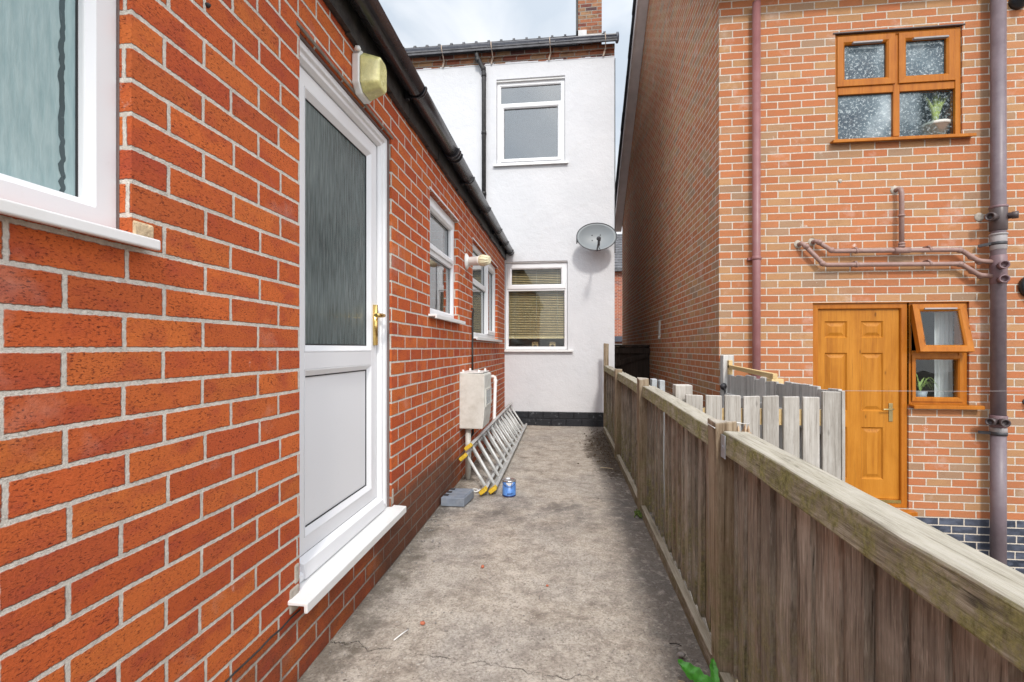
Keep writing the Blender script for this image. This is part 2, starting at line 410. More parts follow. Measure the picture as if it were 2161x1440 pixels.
OAK = wood_mat('golden_oak_foil', 2, (0.32, 0.110, 0.012), (0.42, 0.160, 0.016), (0.50, 0.205, 0.026), across=16, along=1.1, rough=0.38, spread=0.12, crack=0.12)
OAKF = wood_mat('oak_frame_foil', 2, (0.32, 0.095, 0.010), (0.40, 0.130, 0.013), (0.46, 0.165, 0.02), across=18, along=1.2, rough=0.35, spread=0.15, crack=0.12)
def upvc_mat():
    t = NT('white_upvc'); o = t.obj()
    nm = t.bump(t.noise(o, 260, 2).outputs[0], 0.04, 0.002)
    d = t.noise(o, 34, 5, 0.7)
    c = t.mix(t.mr(d.outputs[0], 0.62, 0.80, 0, 0.16), (0.76, 0.765, 0.78), (0.5, 0.48, 0.44))
    t.bsdf(c, 0.34, 0, 0.4, nm); return t.mat
UPVC = upvc_mat()
SILLW = plain('white_sill_upvc', (0.77, 0.77, 0.765), 0.34, var=0.02, scale=3, dirt=(0.5, 0.48, 0.42), dirtamt=0.3)
GASKET = plain('black_gasket', (0.02, 0.02, 0.022), 0.6)
SEAL = plain('brown_sealant', (0.16, 0.115, 0.105), 0.7, bump=0.3)
LINT = plain('dirty_lintel_edge', (0.13, 0.10, 0.075), 0.8, var=0.4, scale=14, bump=0.5, dirt=(0.4, 0.36, 0.3))
BLACKP = plain('glossy_black_plastic', (0.020, 0.020, 0.026), 0.20, var=0.2, scale=9, dirt=(0.09, 0.085, 0.08), dirtamt=0.22)
BLACKM = plain('dull_black_plastic', (0.02, 0.02, 0.022), 0.55, var=0.3, scale=11, bump=0.4, dirt=(0.13, 0.12, 0.10), dirtamt=0.5)
NAVY = plain('blue_black_paint', (0.055, 0.062, 0.085), 0.38, var=0.15, scale=8, dirt=(0.2, 0.2, 0.2), dirtamt=0.35)
RUST = plain('rusty_strap', (0.42, 0.33, 0.26), 0.7, var=0.4, scale=30)
PIPEB = plain('grey_brown_soil_pipe', (0.15, 0.115, 0.13), 0.42, var=0.14, scale=5, dirt=(0.30, 0.26, 0.27), dirtamt=0.4)
PIPED = plain('dark_brown_collar', (0.075, 0.055, 0.055), 0.4, var=0.2, scale=8)
PIPEM = plain('mauve_brown_branch', (0.17, 0.105, 0.115), 0.42, var=0.2, scale=10)
PIPEG = plain('grey_repair_collar', (0.30, 0.28, 0.28), 0.5, var=0.15, scale=10)
PIPER = plain('faded_red_brown_pipe', (0.235, 0.095, 0.095), 0.42, var=0.12, scale=5, dirt=(0.34, 0.22, 0.22), dirtamt=0.35)
PIPEW = plain('faded_brown_waste_pipe', (0.27, 0.16, 0.135), 0.5, var=0.15, scale=9, dirt=(0.42, 0.32, 0.29), dirtamt=0.5)
CEMENT = plain('cement_patch', (0.42, 0.37, 0.31), 0.9, var=0.25, scale=22, bump=0.7)
BEIGEP = plain('beige_mortar_patch', (0.50, 0.38, 0.24), 0.9, var=0.35, scale=26, bump=1.0, bscale=90)
WHITEP = plain('white_plastic', (0.78, 0.78, 0.76), 0.35, var=0.05, scale=8, dirt=(0.5, 0.47, 0.4), dirtamt=0.3)
CREAM = plain('cream_plastic', (0.72, 0.66, 0.46), 0.35, var=0.1, scale=18)
METERB = plain('stained_cream_cabinet', (0.60, 0.595, 0.55), 0.55, var=0.06, scale=9, dirt=(0.33, 0.30, 0.24), dirtamt=0.6)
ALU = plain('dull_aluminium', (0.60, 0.61, 0.60), 0.5, metal=0.2, var=0.12, scale=10, dirt=(0.35, 0.34, 0.31), dirtamt=0.5)
YELLOW = plain('yellow_rubber', (0.70, 0.46, 0.03), 0.6, var=0.2, scale=40, dirt=(0.25, 0.16, 0.03), dirtamt=0.6)
BRASS = plain('polished_brass', (0.78, 0.56, 0.20), 0.2, metal=1.0, var=0.08)
STEELD = plain('dull_brass', (0.40, 0.32, 0.16), 0.35, metal=0.8)
GALV = plain('galvanised_steel', (0.45, 0.48, 0.52), 0.45, metal=0.6, var=0.15, scale=25)
DISHM = plain('grey_dish_paint', (0.20, 0.225, 0.24), 0.42, var=0.05, scale=5)
DARKM = plain('dark_grey_plastic', (0.04, 0.04, 0.045), 0.45)
SLATEB = plain('blue_grey_plastic', (0.185, 0.215, 0.265), 0.55, var=0.25, scale=14, dirt=(0.33, 0.34, 0.34), dirtamt=0.5, bump=0.2)
TINB = plain('blue_tin_label', (0.10, 0.25, 0.62), 0.35, var=0.35, scale=16)
TIND = plain('dark_blue_tin', (0.015, 0.03, 0.12), 0.3)
TINM = plain('tin_metal', (0.62, 0.63, 0.64), 0.25, metal=0.9)
CURT = plain('white_curtain', (0.80, 0.80, 0.82), 0.85, var=0.05)
ROOM = plain('dim_room_plaster', (0.16, 0.15, 0.14), 0.9)
ROOML = plain('pale_room_plaster', (0.45, 0.44, 0.42), 0.9)
BLIND = plain('tan_wood_slat', (0.66, 0.50, 0.28), 0.5, var=0.15, scale=12)
BLINDW = plain('pale_slat', (0.60, 0.60, 0.55), 0.5, var=0.1)
CARD = plain('tan_card', (0.52, 0.37, 0.20), 0.7)
TERRA = plain('pale_pot', (0.62, 0.60, 0.55), 0.5)
POTG = plain('grey_pot', (0.30, 0.33, 0.38), 0.4)
LEAFG = plain('fresh_green_leaf', (0.07, 0.30, 0.03), 0.42, var=0.35, scale=40, bump=0.3)
LEAFP = plain('pale_green_leaf', (0.38, 0.52, 0.16), 0.45, var=0.3, scale=30)
LEAFY = plain('yellow_green_leaf', (0.50, 0.55, 0.14), 0.45, var=0.3, scale=30)
STONE = plain('grey_pebble', (0.26, 0.24, 0.225), 0.85, var=0.25, scale=50, bump=0.5)
CHIP = plain('red_brick_chip', (0.50, 0.16, 0.09), 0.9, var=0.3, scale=60, bump=0.5)
TWIG = plain('dark_twig', (0.03, 0.025, 0.02), 0.9)
STRAW = plain('dry_straw', (0.55, 0.45, 0.28), 0.8)
SOIL = plain('dry_leaf_litter', (0.085, 0.058, 0.036), 0.95, var=0.6, scale=60)
LITTER = plain('scrap_plastic', (0.72, 0.72, 0.70), 0.4)
CONCP = plain('pale_concrete_post', (0.40, 0.42, 0.43), 0.85, var=0.15, scale=12, bump=0.4)
TILE = plain('dark_roof_tile', (0.05, 0.053, 0.062), 0.7, var=0.4, scale=9, bump=0.5, bscale=60)
SLATE = plain('grey_roof_slate', (0.10, 0.10, 0.108), 0.75, var=0.45, scale=7, bump=0.5, bscale=50)
BARGE = plain('grey_brown_bargeboard', (0.70, 0.66, 0.66), 0.45, var=0.12, scale=3)
CLEAR = glass_clear('clear_glass', (0.93, 0.96, 0.95), 0.035)
CLEARR = glass_clear('reflective_glass', (0.50, 0.56, 0.58), 0.22)
DOORG = glass_obscured('streaked_obscure_glass', (0.035, 0.056, 0.058), (0.17, 0.215, 0.215), (1, 120, 7), bump=0.35, rough=0.16, spec=0.45, big=1.6)
LEFTG = glass_obscured('frosted_teal_glass', (0.25, 0.365, 0.375), (0.40, 0.515, 0.515), (1, 70, 12), bump=0.22, rough=0.28, spec=0.3, big=0.9)
def glass_worm(name, see):
    t = NT(name); o = t.obj()
    v = t.vscale(o, (1, 1, 1))
    n1 = t.noise(v, 62, 1, 0.5, 1.6); n2 = t.noise(v, 40, 1, 0.5, 0.5); bg = t.noise(o, 2.1, 3, 0.55)
    sq = t.mr(t.m('ABSOLUTE', t.m('SUBTRACT', n1.outputs[0], 0.5)), 0.015, 0.075, 1, 0, True)
    sq = t.m('MULTIPLY', sq, t.mr(n2.outputs[0], 0.50, 0.62, 0, 1, True))
    base = t.ramp(bg.outputs[0], [(0.34, (0.035, 0.055, 0.075)), (0.52, (0.09, 0.13, 0.155)), (0.66, (0.30, 0.36, 0.39))])
    c = t.mix(t.m('MULTIPLY', sq, 0.8), base, (0.62, 0.70, 0.72))
    nm = t.bump(n1.outputs[0], 0.6, 0.006)
    b = t.bsdf(c, 0.22, 0, 0.35, nm, out=not see)
    if see:
        tr = t.n('ShaderNodeBsdfTransparent'); tr.inputs[0].default_value = (0.92, 0.96, 0.95, 1)
        x = t.sep(o)[0]
        mx = t.n('ShaderNodeMixShader'); t.set(mx.inputs[0], t.m('MULTIPLY', t.mr(x, 3.40, 3.50, 0.35, see, True), t.mr(sq, 0, 1, 1, 0.55)))
        t.t.links.new(b, mx.inputs[1]); t.t.links.new(tr.outputs[0], mx.inputs[2]); t.t.links.new(mx.outputs[0], t.out.inputs[0])
    return t.mat
WORMG = glass_worm('textured_bathroom_glass', 0.0)
WORMG2 = glass_worm('clearer_bathroom_glass', 0.9)
LENS = plain('yellowed_lens', (0.62, 0.58, 0.24), 0.25, var=0.14, scale=22, bump=0.5, bscale=230, dirt=(0.30, 0.31, 0.14), dirtamt=0.5, coat=0.4)

def render_mat():
    t = NT('white_painted_render'); o = t.obj()
    n = t.noise(o, 1.6, 5, 0.6); n2 = t.noise(o, 9, 5, 0.65)
    c = t.ramp(n.outputs[0], [(0.35, (0.60, 0.61, 0.635)), (0.65, (0.65, 0.657, 0.68))])
    c = t.mix(t.mr(n2.outputs[0], 0.62, 0.78, 0, 0.35), c, (0.62, 0.60, 0.57))
    h = t.m('ADD', t.m('MULTIPLY', n2.outputs[0], 1.0), t.m('MULTIPLY', t.noise(o, 60, 4).outputs[0], 0.25))
    t.bsdf(c, 0.8, 0, 0.25, t.bump(h, 0.5, 0.02)); return t.mat
RENDER = render_mat()
def plinth_mat():
    t = NT('black_painted_plinth'); o = t.obj()
    n = t.noise(o, 26, 5, 0.7); x, y, z = t.sep(o)
    c = t.mix(t.mr(n.outputs[0], 0.60, 0.68, 0, 0.8), (0.013, 0.015, 0.020), (0.22, 0.24, 0.26))
    jz = t.m('ABSOLUTE', t.m('SUBTRACT', z, 0.105)); row = t.m('GREATER_THAN', z, 0.105)
    fx = t.m('FLOORED_MODULO', t.m('MULTIPLY_ADD', row, 0.12, x), 0.235)
    d = t.m('MINIMUM', jz, t.m('MINIMUM', fx, t.m('SUBTRACT', 0.235, fx)))
    h = t.m('ADD', t.mr(d, 0.003, 0.011, 0, 1, True), t.m('MULTIPLY', t.noise(o, 40, 4).outputs[0], 0.5))
    t.bsdf(c, 0.42, 0, 0.5, t.bump(h, 0.9, 0.012)); return t.mat
PLINTH = plinth_mat()
def concrete_mat():
    t = NT('weathered_concrete'); o = t.obj(); x, y, z = t.sep(o)
    big = t.noise(o, 1.1, 5, 0.6, 0.6); mid = t.noise(o, 5.5, 6, 0.68); fine = t.noise(o, 95, 5, 0.75)
    c = t.ramp(mid.outputs[0], [(0.34, (0.30, 0.255, 0.21)), (0.5, (0.50, 0.44, 0.37)), (0.66, (0.63, 0.57, 0.49))])
    c = t.mix(t.mr(big.outputs[0], 0.46, 0.60, 0, 0.38), c, (0.34, 0.33, 0.32))
    c = t.mix(t.mr(fine.outputs[0], 0.36, 0.56, 0.65, 0), c, (0.14, 0.115, 0.095))
    vo = t.n('ShaderNodeTexVoronoi', feature='F1'); t.set(vo.inputs['Vector'], o); vo.inputs['Scale'].default_value = 85
    vc = t.sep(vo.outputs['Color'])
    pm = t.m('MULTIPLY', t.mr(vo.outputs['Distance'], 0.22, 0.42, 1, 0), t.mr(vc[0], 0.45, 0.6, 0, 0.8))
    c = t.mix(pm, c, t.mix(vc[1], (0.17, 0.14, 0.115), (0.66, 0.61, 0.54)))
    vo2 = t.n('ShaderNodeTexVoronoi', feature='F1'); t.set(vo2.inputs['Vector'], o); vo2.inputs['Scale'].default_value = 34
    v2 = t.sep(vo2.outputs['Color'])
    pm2 = t.m('MULTIPLY', t.mr(vo2.outputs['Distance'], 0.16, 0.3, 1, 0), t.mr(v2[0], 0.74, 0.80, 0, 0.8))
    c = t.mix(pm2, c, t.mix(v2[1], (0.12, 0.09, 0.075), (0.60, 0.56, 0.50)))
    # darker band along the fence foot, and a mucky band along the wall foot
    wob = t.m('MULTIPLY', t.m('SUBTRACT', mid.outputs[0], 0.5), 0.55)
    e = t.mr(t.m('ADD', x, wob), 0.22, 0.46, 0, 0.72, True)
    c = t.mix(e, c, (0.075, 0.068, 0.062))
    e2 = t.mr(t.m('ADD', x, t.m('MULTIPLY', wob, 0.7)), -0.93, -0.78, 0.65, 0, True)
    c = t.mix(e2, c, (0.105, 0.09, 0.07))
    dk = t.m('MULTIPLY', t.mr(t.m('ABSOLUTE', t.m('SUBTRACT', y, 3.5)), 0.1, 0.55, 1, 0, True), t.mr(t.noise(o, 3, 5, 0.65).outputs[0], 0.42, 0.6, 0, 0.6))
    c = t.mix(dk, c, (0.10, 0.095, 0.095))
    # soil spread by the far end of the fence
    a = t.m('ADD', t.m('POWER', t.m('MULTIPLY', t.m('SUBTRACT', x, 0.56), 2.6), 2.0), t.m('POWER', t.m('MULTIPLY', t.m('SUBTRACT', y, 5.6), 0.72), 2.0))
    sf = t.mr(t.m('ADD', a, t.m('MULTIPLY', t.m('SUBTRACT', mid.outputs[0], 0.5), 1.8)), 0.45, 1.0, 0.85, 0, True)
    c = t.mix(sf, c, (0.06, 0.044, 0.03))
    md2 = t.noise(o, 19, 6, 0.75, 0.4)
    c = t.mix(t.mr(md2.outputs[0], 0.50, 0.66, 0, 0.32), c, (0.17, 0.145, 0.12))
    c = t.mix(t.mr(md2.outputs[0], 0.34, 0.48, 0.38, 0), c, (0.68, 0.62, 0.54))
    # a wandering crack across the slab
    cn = t.m('MULTIPLY', t.m('SUBTRACT', t.noise(t.vscale(o, (1, 0.2, 1)), 11, 5, 0.6).outputs[0], 0.5), 0.16)
    ck = t.m('ABSOLUTE', t.m('SUBTRACT', t.m('ADD', y, cn), t.m('MULTIPLY_ADD', x, -0.10, 1.735)))
    ckm = t.m('MULTIPLY', t.mr(ck, 0.0008, 0.003, 1, 0), t.m('MULTIPLY', t.mr(x, 0.0, 0.14, 0.85, 0.1), t.mr(t.noise(o, 9, 2).outputs[0], 0.40, 0.55, 0.1, 1)))
    ck2 = t.m('ABSOLUTE', t.m('SUBTRACT', t.m('ADD', y, t.m('MULTIPLY', cn, 1.6)), t.m('MULTIPLY_ADD', x, 0.25, 3.05)))
    ckm = t.m('MAXIMUM', ckm, t.m('MULTIPLY', t.mr(ck2, 0.001, 0.005, 0.7, 0), t.mr(x, 0.1, 0.3, 0, 0.6)))
    c = t.mix(ckm, c, (0.05, 0.042, 0.035))
    h = t.m('ADD', t.m('MULTIPLY', fine.outputs[0], 0.75), t.m('ADD', t.m('MULTIPLY', pm, 0.35), t.m('MULTIPLY', mid.outputs[0], 1.2)))
    h = t.m('ADD', h, t.m('ADD', t.m('MULTIPLY', pm2, 0.5), t.m('ADD', t.m('MULTIPLY', md2.outputs[0], 0.9), t.m('MULTIPLY', ckm, -1.5))))
    t.bsdf(c, 0.9, 0, 0.25, t.bump(h, 0.75, 0.008)); return t.mat
CONC = concrete_mat()
GROUND = plain('bare_ground', (0.17, 0.15, 0.12), 0.95, var=0.35, scale=3, bump=0.5)

# ------------------------------------------------------------------ windows
def upvc_profile(w, d0, slope=0.012, d=0.07):
    return [(0, d0+d), (0, d0), (w-slope*1.3, d0), (w, d0+slope), (w, d0+d)]
def window(name, P, parent, a0, a1, b0, b1, d0, fw, mat, glass, panes, label=None, sill=None, sillmat=None, pane_label=None, gl_d=0.03, sealant=None):
    """panes: list of dict(rect=(a0,a1,b0,b1), sash=bool/width)"""
    mb = MB(); ring(P, mb, a0, a1, b0, b1, upvc_profile(fw, d0))
    o = mb.build(name, mat, parent, 0.003)
    if label: lab(o, label)
    for pn in panes:
        r = pn['rect']
        if pn.get('sash'):
            w = pn['sash']; ms = MB()
            ring(P, ms, r[0], r[1], r[2], r[3], [(0, d0+0.03), (0, d0-0.012), (w-0.018, d0-0.012), (w, d0+0.004), (w, d0+0.05)])
            ms.build('sash', mat, o, 0.003)
            r = (r[0]+w, r[1]-w, r[2]+w, r[3]-w)
        mg = MB(); ring(P, mg, r[0]-0.004, r[1]+0.004, r[2]-0.004, r[3]+0.004, [(0, d0+gl_d), (0, d0+gl_d-0.006), (0.006, d0+gl_d-0.004), (0.006, d0+gl_d)])
        mg.build('gasket', GASKET, o)
        mp = MB(); PQ(P, mp, r[0]-0.002, r[1]+0.002, r[2]-0.002, r[3]+0.002, d0+gl_d, d0+gl_d+0.006)
        p = mp.build('pane', pn.get('glass', glass), o)
    return o
def mullion(P, o, mat, a0, a1, b0, b1, d0, d=0.06):
    mb = MB(); PQ(P, mb, a0, a1, b0, b1, d0, d0+d); return mb.build('mullion', mat, o, 0.003)
def sill(P, o, mat, a0, a1, zt, proj, back, drop=0.028, fall=0.006, name='sill'):
    mb = MB()
    n0 = [P(a0, zt, back), P(a0, zt-fall, -proj), P(a0, zt-fall-drop, -proj), P(a0, zt-fall-drop, -proj+0.014), P(a0, zt-0.022, -proj+0.014), P(a0, zt-0.022, back)]
    v = Vector(P(a1, 0, 0)) - Vector(P(a0, 0, 0))
    mb.prism(n0, v)
    return mb.build(name, mat, o, 0.004, 3)

# ================================================================== EXTENSION (left)
LX = -0.96
ext = thing('brick_extension', 'single storey red brick extension running along the left side of the path', 'house', (-2.6, 2.6, 0))
P = PL(LX)
ext_holes = [(-0.35, 0.939, 1.45, 2.325), (1.60, 2.502, 0.32, 2.358), (3.235, 4.10, 1.44, 2.328), (4.765, 6.52, 1.315, 2.33)]
mb = MB()
wall_grid(P, mb, -2.5, 7.296, -0.02, 2.70, ext_holes, 0.24)
mb.box(-4.5, LX-0.242, -2.5, -2.26, 0, 2.7); mb.box(-4.5, -4.26, -2.258, 7.296, 0, 2.7)
wl = mb.build('wall', RED, ext)
m2 = MB(); m2.box(-4.25, LX-0.25, -2.25, 7.29, 0.0, 0.1); m2.build('floor', ROOM, ext)
m2 = MB(); m2.box(-4.25, LX-0.25, -2.25, 7.29, 2.5, 2.55); m2.build('ceiling', ROOML, ext)
m2 = MB(); m2.box(-2.9, -2.85, -2.25, 7.29, 0.11, 2.49); m2.box(-2.84, LX-0.25, 2.75, 2.80, 0.11, 2.49); m2.box(-2.84, LX-0.25, 4.40, 4.45, 0.11, 2.49); m2.build('partition', ROOML, ext)
# damp-proof course line and mortar smears
m2 = MB()
pts = []
for k in range(24):
    yy = 0.3 + (1.60-0.3)*k/23; pts.append((LX+0.002, yy, 0.253+random.uniform(-0.003, 0.003)))
m2.tube(pts, 0.0032, 6); m2.build('damp_course', BLACKM, ext)
# roof: a slab with tile courses and a felt/tile edge over the gutter
m2 = MB()
m2.hexa([(-0.93, -2.6, 2.70), (-0.93, 7.29, 2.70), (-4.7, 7.29, 4.30), (-4.7, -2.6, 4.30), (-0.93, -2.6, 2.76), (-0.93, 7.29, 2.76), (-4.7, 7.29, 4.36), (-4.7, -2.6, 4.36)])
for i in range(12):
    t0 = i/12; xx = -0.86-3.8*t0; zz = 2.765+1.6*t0
    m2.hexa([(xx, -2.6, zz), (xx, 7.288, zz), (xx-0.34, 7.288, zz+0.13), (xx-0.34, -2.6, zz+0.13), (xx, -2.6, zz+0.03), (xx, 7.288, zz+0.03), (xx-0.34, 7.288, zz+0.14), (xx-0.34, -2.6, zz+0.14)])
m2.build('roof', TILE, ext)
# fascia with lumpy lower edge
m2 = MB(); yy = -2.5
while yy < 7.28:
    ln = min(random.uniform(0.10, 0.2), 7.285-yy); lo = 2.578 + random.uniform(-0.008, 0.008)
    m2.box(-0.958, -0.930-random.uniform(0, 0.004), yy, yy+ln, lo, 2.74); yy += ln
m2.build('fascia', BLACKM, ext)
# gutter: open half-round
gut_c = (-0.865, 2.705)
def gutter_shell(mb, y0, y1, r, th=0.004, cx=gut_c[0], cz=gut_c[1], n=14, axis='y', yc=0):
    rings = []
    for (rr, y) in ((r, y0), (r, y1), (r-th, y1), (r-th, y0)):
        ringp = []
        for k in range(n+1):
            a = PI + PI*k/n
            if axis == 'y': ringp.append((cx+rr*math.cos(a), y, cz+rr*math.sin(a)))
            else: ringp.append((y, cx+rr*math.cos(a), cz+rr*math.sin(a)))
        rings.append(ringp)
    b = len(mb.v)
    for q in rings: mb.v += q
    m = n+1
    for i in range(4):
        j = (i+1) % 4
        for k in range(n):
            mb.face([b+i*m+k, b+i*m+k+1, b+j*m+k+1, b+j*m+k], 0, 0, i in (0, 2))
m2 = MB(); gutter_shell(m2, -2.5, 7.27, 0.058)
g = m2.build('gutter', BLACKP, ext)
for yb in (-0.4, 0.9, 2.62, 4.05, 4.95, 5.85, 6.55, 7.12):
    m2 = MB(); gutter_shell(m2, yb, yb+0.028, 0.066, 0.006); m2.box(-0.93, -0.905, yb, yb+0.028, 2.64, 2.70)
    m2.build('gutter_bracket', BLACKP, g, 0.002)
for yb in (3.52,):
    m2 = MB(); gutter_shell(m2, yb-0.06, yb+0.06, 0.064, 0.006)
    for q in (-0.062, -0.012, 0.048): gutter_shell(m2, yb+q, yb+q+0.014, 0.068, 0.004)
    m2.build('gutter_joint', BLACKP, g)
m2 = MB()
prof = [(gut_c[0]+0.060*math.cos(PI+PI*k/14), 7.27, gut_c[1]+0.060*math.sin(PI+PI*k/14)) for k in range(15)]
m2.prism(prof, (0, 0.02, 0)); m2.build('gutter_end', BLACKP, g)

# --- near left window
P = PL(LX)
w = window('window', P, ext, -0.34, 0.937, 1.452, 2.32, 0.034, 0.062, UPVC, LEFTG, [dict(rect=(-0.278, 0.875, 1.514, 2.258))], 'nearest extension window with frosted teal glass')
sill(P, w, SILLW, -0.40, 0.972, 1.452, 0.042, 0.11, 0.024)
m2 = MB()
sj = [(random.uniform(-0.004, 0.003), random.uniform(-0.002, 0.002)) for k in range(64)]
m2.grid(lambda u, v: (-1.0235-0.001*v, (0.842+sj[int(u*63)][0]) if v < 0.5 else (0.863+sj[int(u*63)][1]*0.6), 1.515+0.742*u), 63, 1)
m2.build('spacer_bar', plain('dark_spacer', (0.06, 0.095, 0.105), 0.25), w)
m2 = MB(); PQ(P, m2, 0.9375, 0.9505-0.004, 1.45, 2.32, 0.030, 0.06); m2.build('sealant', SEAL, w)
m2 = MB(); m2.box(-0.985, -0.9565, 0.9405, 0.995, 1.447, 1.487); m2.build('mortar_patch', BEIGEP, ext, 0.006)
# --- door
d = MB(); ring(P, d, 1.605, 2.494, 0.325, 2.350, [(0, 0.115), (0, 0.022), (0.026, 0.022), (0.032, 0.034), (0.048, 0.034), (0.058, 0.052), (0.058, 0.115)])
dr = d.build('door', UPVC, ext, 0.003)
lab(dr, 'white glazed back door with brass handle')
m2 = MB(); PQ(P, m2, 1.601, 2.501, 2.3505, 2.3575, 0.012, 0.115); PQ(P, m2, 2.4945, 2.5015, 0.325, 2.35, 0.012, 0.1); m2.build('seal_strip', SEAL, dr)
m2 = MB(); PQ(P, m2, 1.58, 2.52, 2.3585, 2.375, -0.004, 0.05); m2.build('lintel_edge', LINT, dr, 0.003)
# leaf: stiles and rails as mitred rings around glass and panel
m2 = MB()
LD = 0.058
ring(P, m2, 1.668, 2.430, 0.395, 2.288, [(0, LD+0.05), (0, LD), (0.062, LD), (0.062, LD+0.05)])
PQ(P, m2, 1.730, 2.368, 1.115, 1.185, LD, LD+0.045)
leaf = m2.build('door_leaf', UPVC, dr, 0.003)
m2 = MB(); ring(P, m2, 1.730, 2.368, 1.185, 2.226, [(0, LD+0.03), (0, LD-0.001), (0.004, LD-0.001), (0.028, LD+0.018), (0.028, LD+0.03)])
ring(P, m2, 1.730, 2.368, 0.457, 1.115, [(0, LD+0.03), (0, LD-0.001), (0.004, LD-0.001), (0.028, LD+0.018), (0.028, LD+0.03)])
m2.build('glazing_bead', UPVC, dr)
m2 = MB(); PQ(P, m2, 1.756, 2.342, 1.211, 2.200, LD+0.02, LD+0.026); m2.build('pane', DOORG, dr)
m2 = MB(); PQ(P, m2, 1.756, 2.342, 0.483, 1.089, LD+0.0205, LD+0.03); m2.build('lower_panel', UPVC, dr)
m2 = MB()
for (r0, r1, s0, s1) in ((1.757, 2.341, 1.212, 2.199), (1.757, 2.341, 0.484, 1.088)):
    ring(P, m2, r0, r1, s0, s1, [(0, LD+0.02), (0, LD+0.0165), (0.005, LD+0.0165), (0.005, LD+0.02)])
ring(P, m2, 1.663, 2.435, 0.390, 2.293, [(0, LD+0.04), (0, LD+0.006), (0.006, LD+0.006)])
m2.build('gasket', GASKET, dr)
# weather bar at the door foot
m2 = MB(); m2.prism([P(1.664, 0.385, 0.02), P(1.664, 0.34, 0.012), P(1.664, 0.33, 0.012), P(1.664, 0.33, 0.06), P(1.664, 0.395, 0.06)], (0, 0.770, 0)); m2.build('threshold', UPVC, dr, 0.003)
s_ = sill(P, dr, SILLW, 1.528, 2.54, 0.327, 0.072, 0.11, 0.036, 0.010)
m2 = MB()
hx = LX - LD
m2.tube([(hx+0.008, 2.398, 1.215), (hx+0.008, 2.398, 1.43)], 0.0135, 12)
m2.tube([(hx+0.01, 2.398, 1.372), (hx+0.05, 2.398, 1.372), (hx+0.058, 2.390, 1.372), (hx+0.060, 2.367, 1.371), (hx+0.058, 2.33, 1.369), (hx+0.056, 2.292, 1.367)], [0.009, 0.009, 0.010, 0.011, 0.012, 0.010], 12)
m2.build('handle', BRASS, dr)
# mortar smears beside the door foot
for (y0, y1, z0, z1) in ((1.535, 1.599, 0.262, 0.355), (1.565, 1.599, 0.3555, 0.43), (2.503, 2.535, 0.329, 0.42)):
    m2 = MB(); m2.box(LX-0.02, LX+0.0035, y0, y1, z0, z1); m2.build('mortar_smear', CEMENT, ext, 0.01, 2)
# --- bathroom-size window beyond the door
w1 = window('window', P, ext, 3.238, 4.097, 1.445, 2.325, 0.035, 0.055, UPVC, CLEARR,
            [dict(rect=(3.29, 4.045, 1.93, 2.273), sash=0.05), dict(rect=(3.293, 4.042, 1.50, 1.895))], 'small white window between the door and the spotlight')
mullion(P, w1, UPVC, 3.29, 4.045, 1.895, 1.93, 0.038)
sill(P, w1, SILLW, 3.20, 4.15, 1.445, 0.06, 0.10, 0.03)
w2 = window('window', P, ext, 4.768, 6.517, 1.32, 2.327, 0.035, 0.055, UPVC, CLEARR,
            [dict(rect=(4.823, 5.78, 1.96, 2.272)), dict(rect=(4.823, 5.78, 1.375, 1.90)), dict(rect=(5.84, 6.462, 1.375, 2.272), sash=0.055)], 'wide white window nearest the white house')
mullion(P, w2, UPVC, 5.78, 5.84, 1.375, 2.272, 0.038); mullion(P, w2, UPVC, 4.823, 5.78, 1.90, 1.96, 0.038)
sill(P, w2, SILLW, 4.72, 6.60, 1.32, 0.06, 0.10, 0.03)
for (y0, y1) in ((3.22, 4.115), (4.75, 6.535)):
    m2 = MB(); PQ(P, m2, y0, y1, 2.3305, 2.342, -0.006, 0.05); m2.build('lintel_edge', UPVC, ext)
m2 = MB(); m2.box(LX-0.02, LX+0.003, 4.102, 4.16, 1.445, 1.50); m2.build('mortar_patch', BEIGEP, ext, 0.006)
# waste pipe at the far end
m2 = MB(); m2.tube([(-0.965, 5.80, 0.84), (-0.905, 5.80, 0.845), (-0.885, 5.795, 0.835), (-0.878, 5.78, 0.80), (-0.865, 5.62, 0.40), (-0.86, 5.5, 0.06)], 0.021, 12)
m2.lathe([(0.026, 0), (0.026, 0.05)], (-0.879, 5.783, 0.81), (0.02, -0.16, -0.98)); m2.build('waste_pipe', WHITEP, ext)
m2 = MB(); m2.tube([(LX-0.01, 4.69, 1.60), (LX+0.02, 4.69, 1.60), (LX+0.022, 4.70, 1.585), (LX+0.012, 4.705, 1.55), (LX+0.010, 4.705, 1.2), (LX+0.011, 4.703, 0.95)], 0.0095, 8); m2.build('cable', BLACKM, ext)
m2 = MB(); m2.lathe([(0.007, 0), (0.006, 0.008), (0.003, 0.012)], (LX-0.002, 1.159, 2.122), (1, 0, 0), 10); m2.build('wall_plug', GASKET, ext)
for (y0, y1, z0, z1) in ((4.36, 4.43, 2.115, 2.16), (4.385, 4.42, 2.161, 2.215), (4.33, 4.40, 1.87, 1.905)):
    m2 = MB(); m2.box(LX-0.02, LX+0.002, y0, y1, z0, z1); m2.build('mortar_smear', CEMENT, ext, 0.008)

# blind inside the wide window
bl = thing('venetian_blind', 'pale slatted blind lowered behind the wide extension window', 'blind', (-1.12, 5.3, 1.4))
m2 = MB()
for k in range(34): m2.hexa([(-1.10, 4.82, 1.40+k*0.026), (-1.10, 6.46, 1.40+k*0.026), (-1.085, 6.46, 1.386+k*0.026), (-1.085, 4.82, 1.386+k*0.026), (-1.10, 4.82, 1.402+k*0.026), (-1.10, 6.46, 1.402+k*0.026), (-1.085, 6.46, 1.388+k*0.026), (-1.085, 4.82, 1.388+k*0.026)])
m2.build('slats', BLINDW, bl)

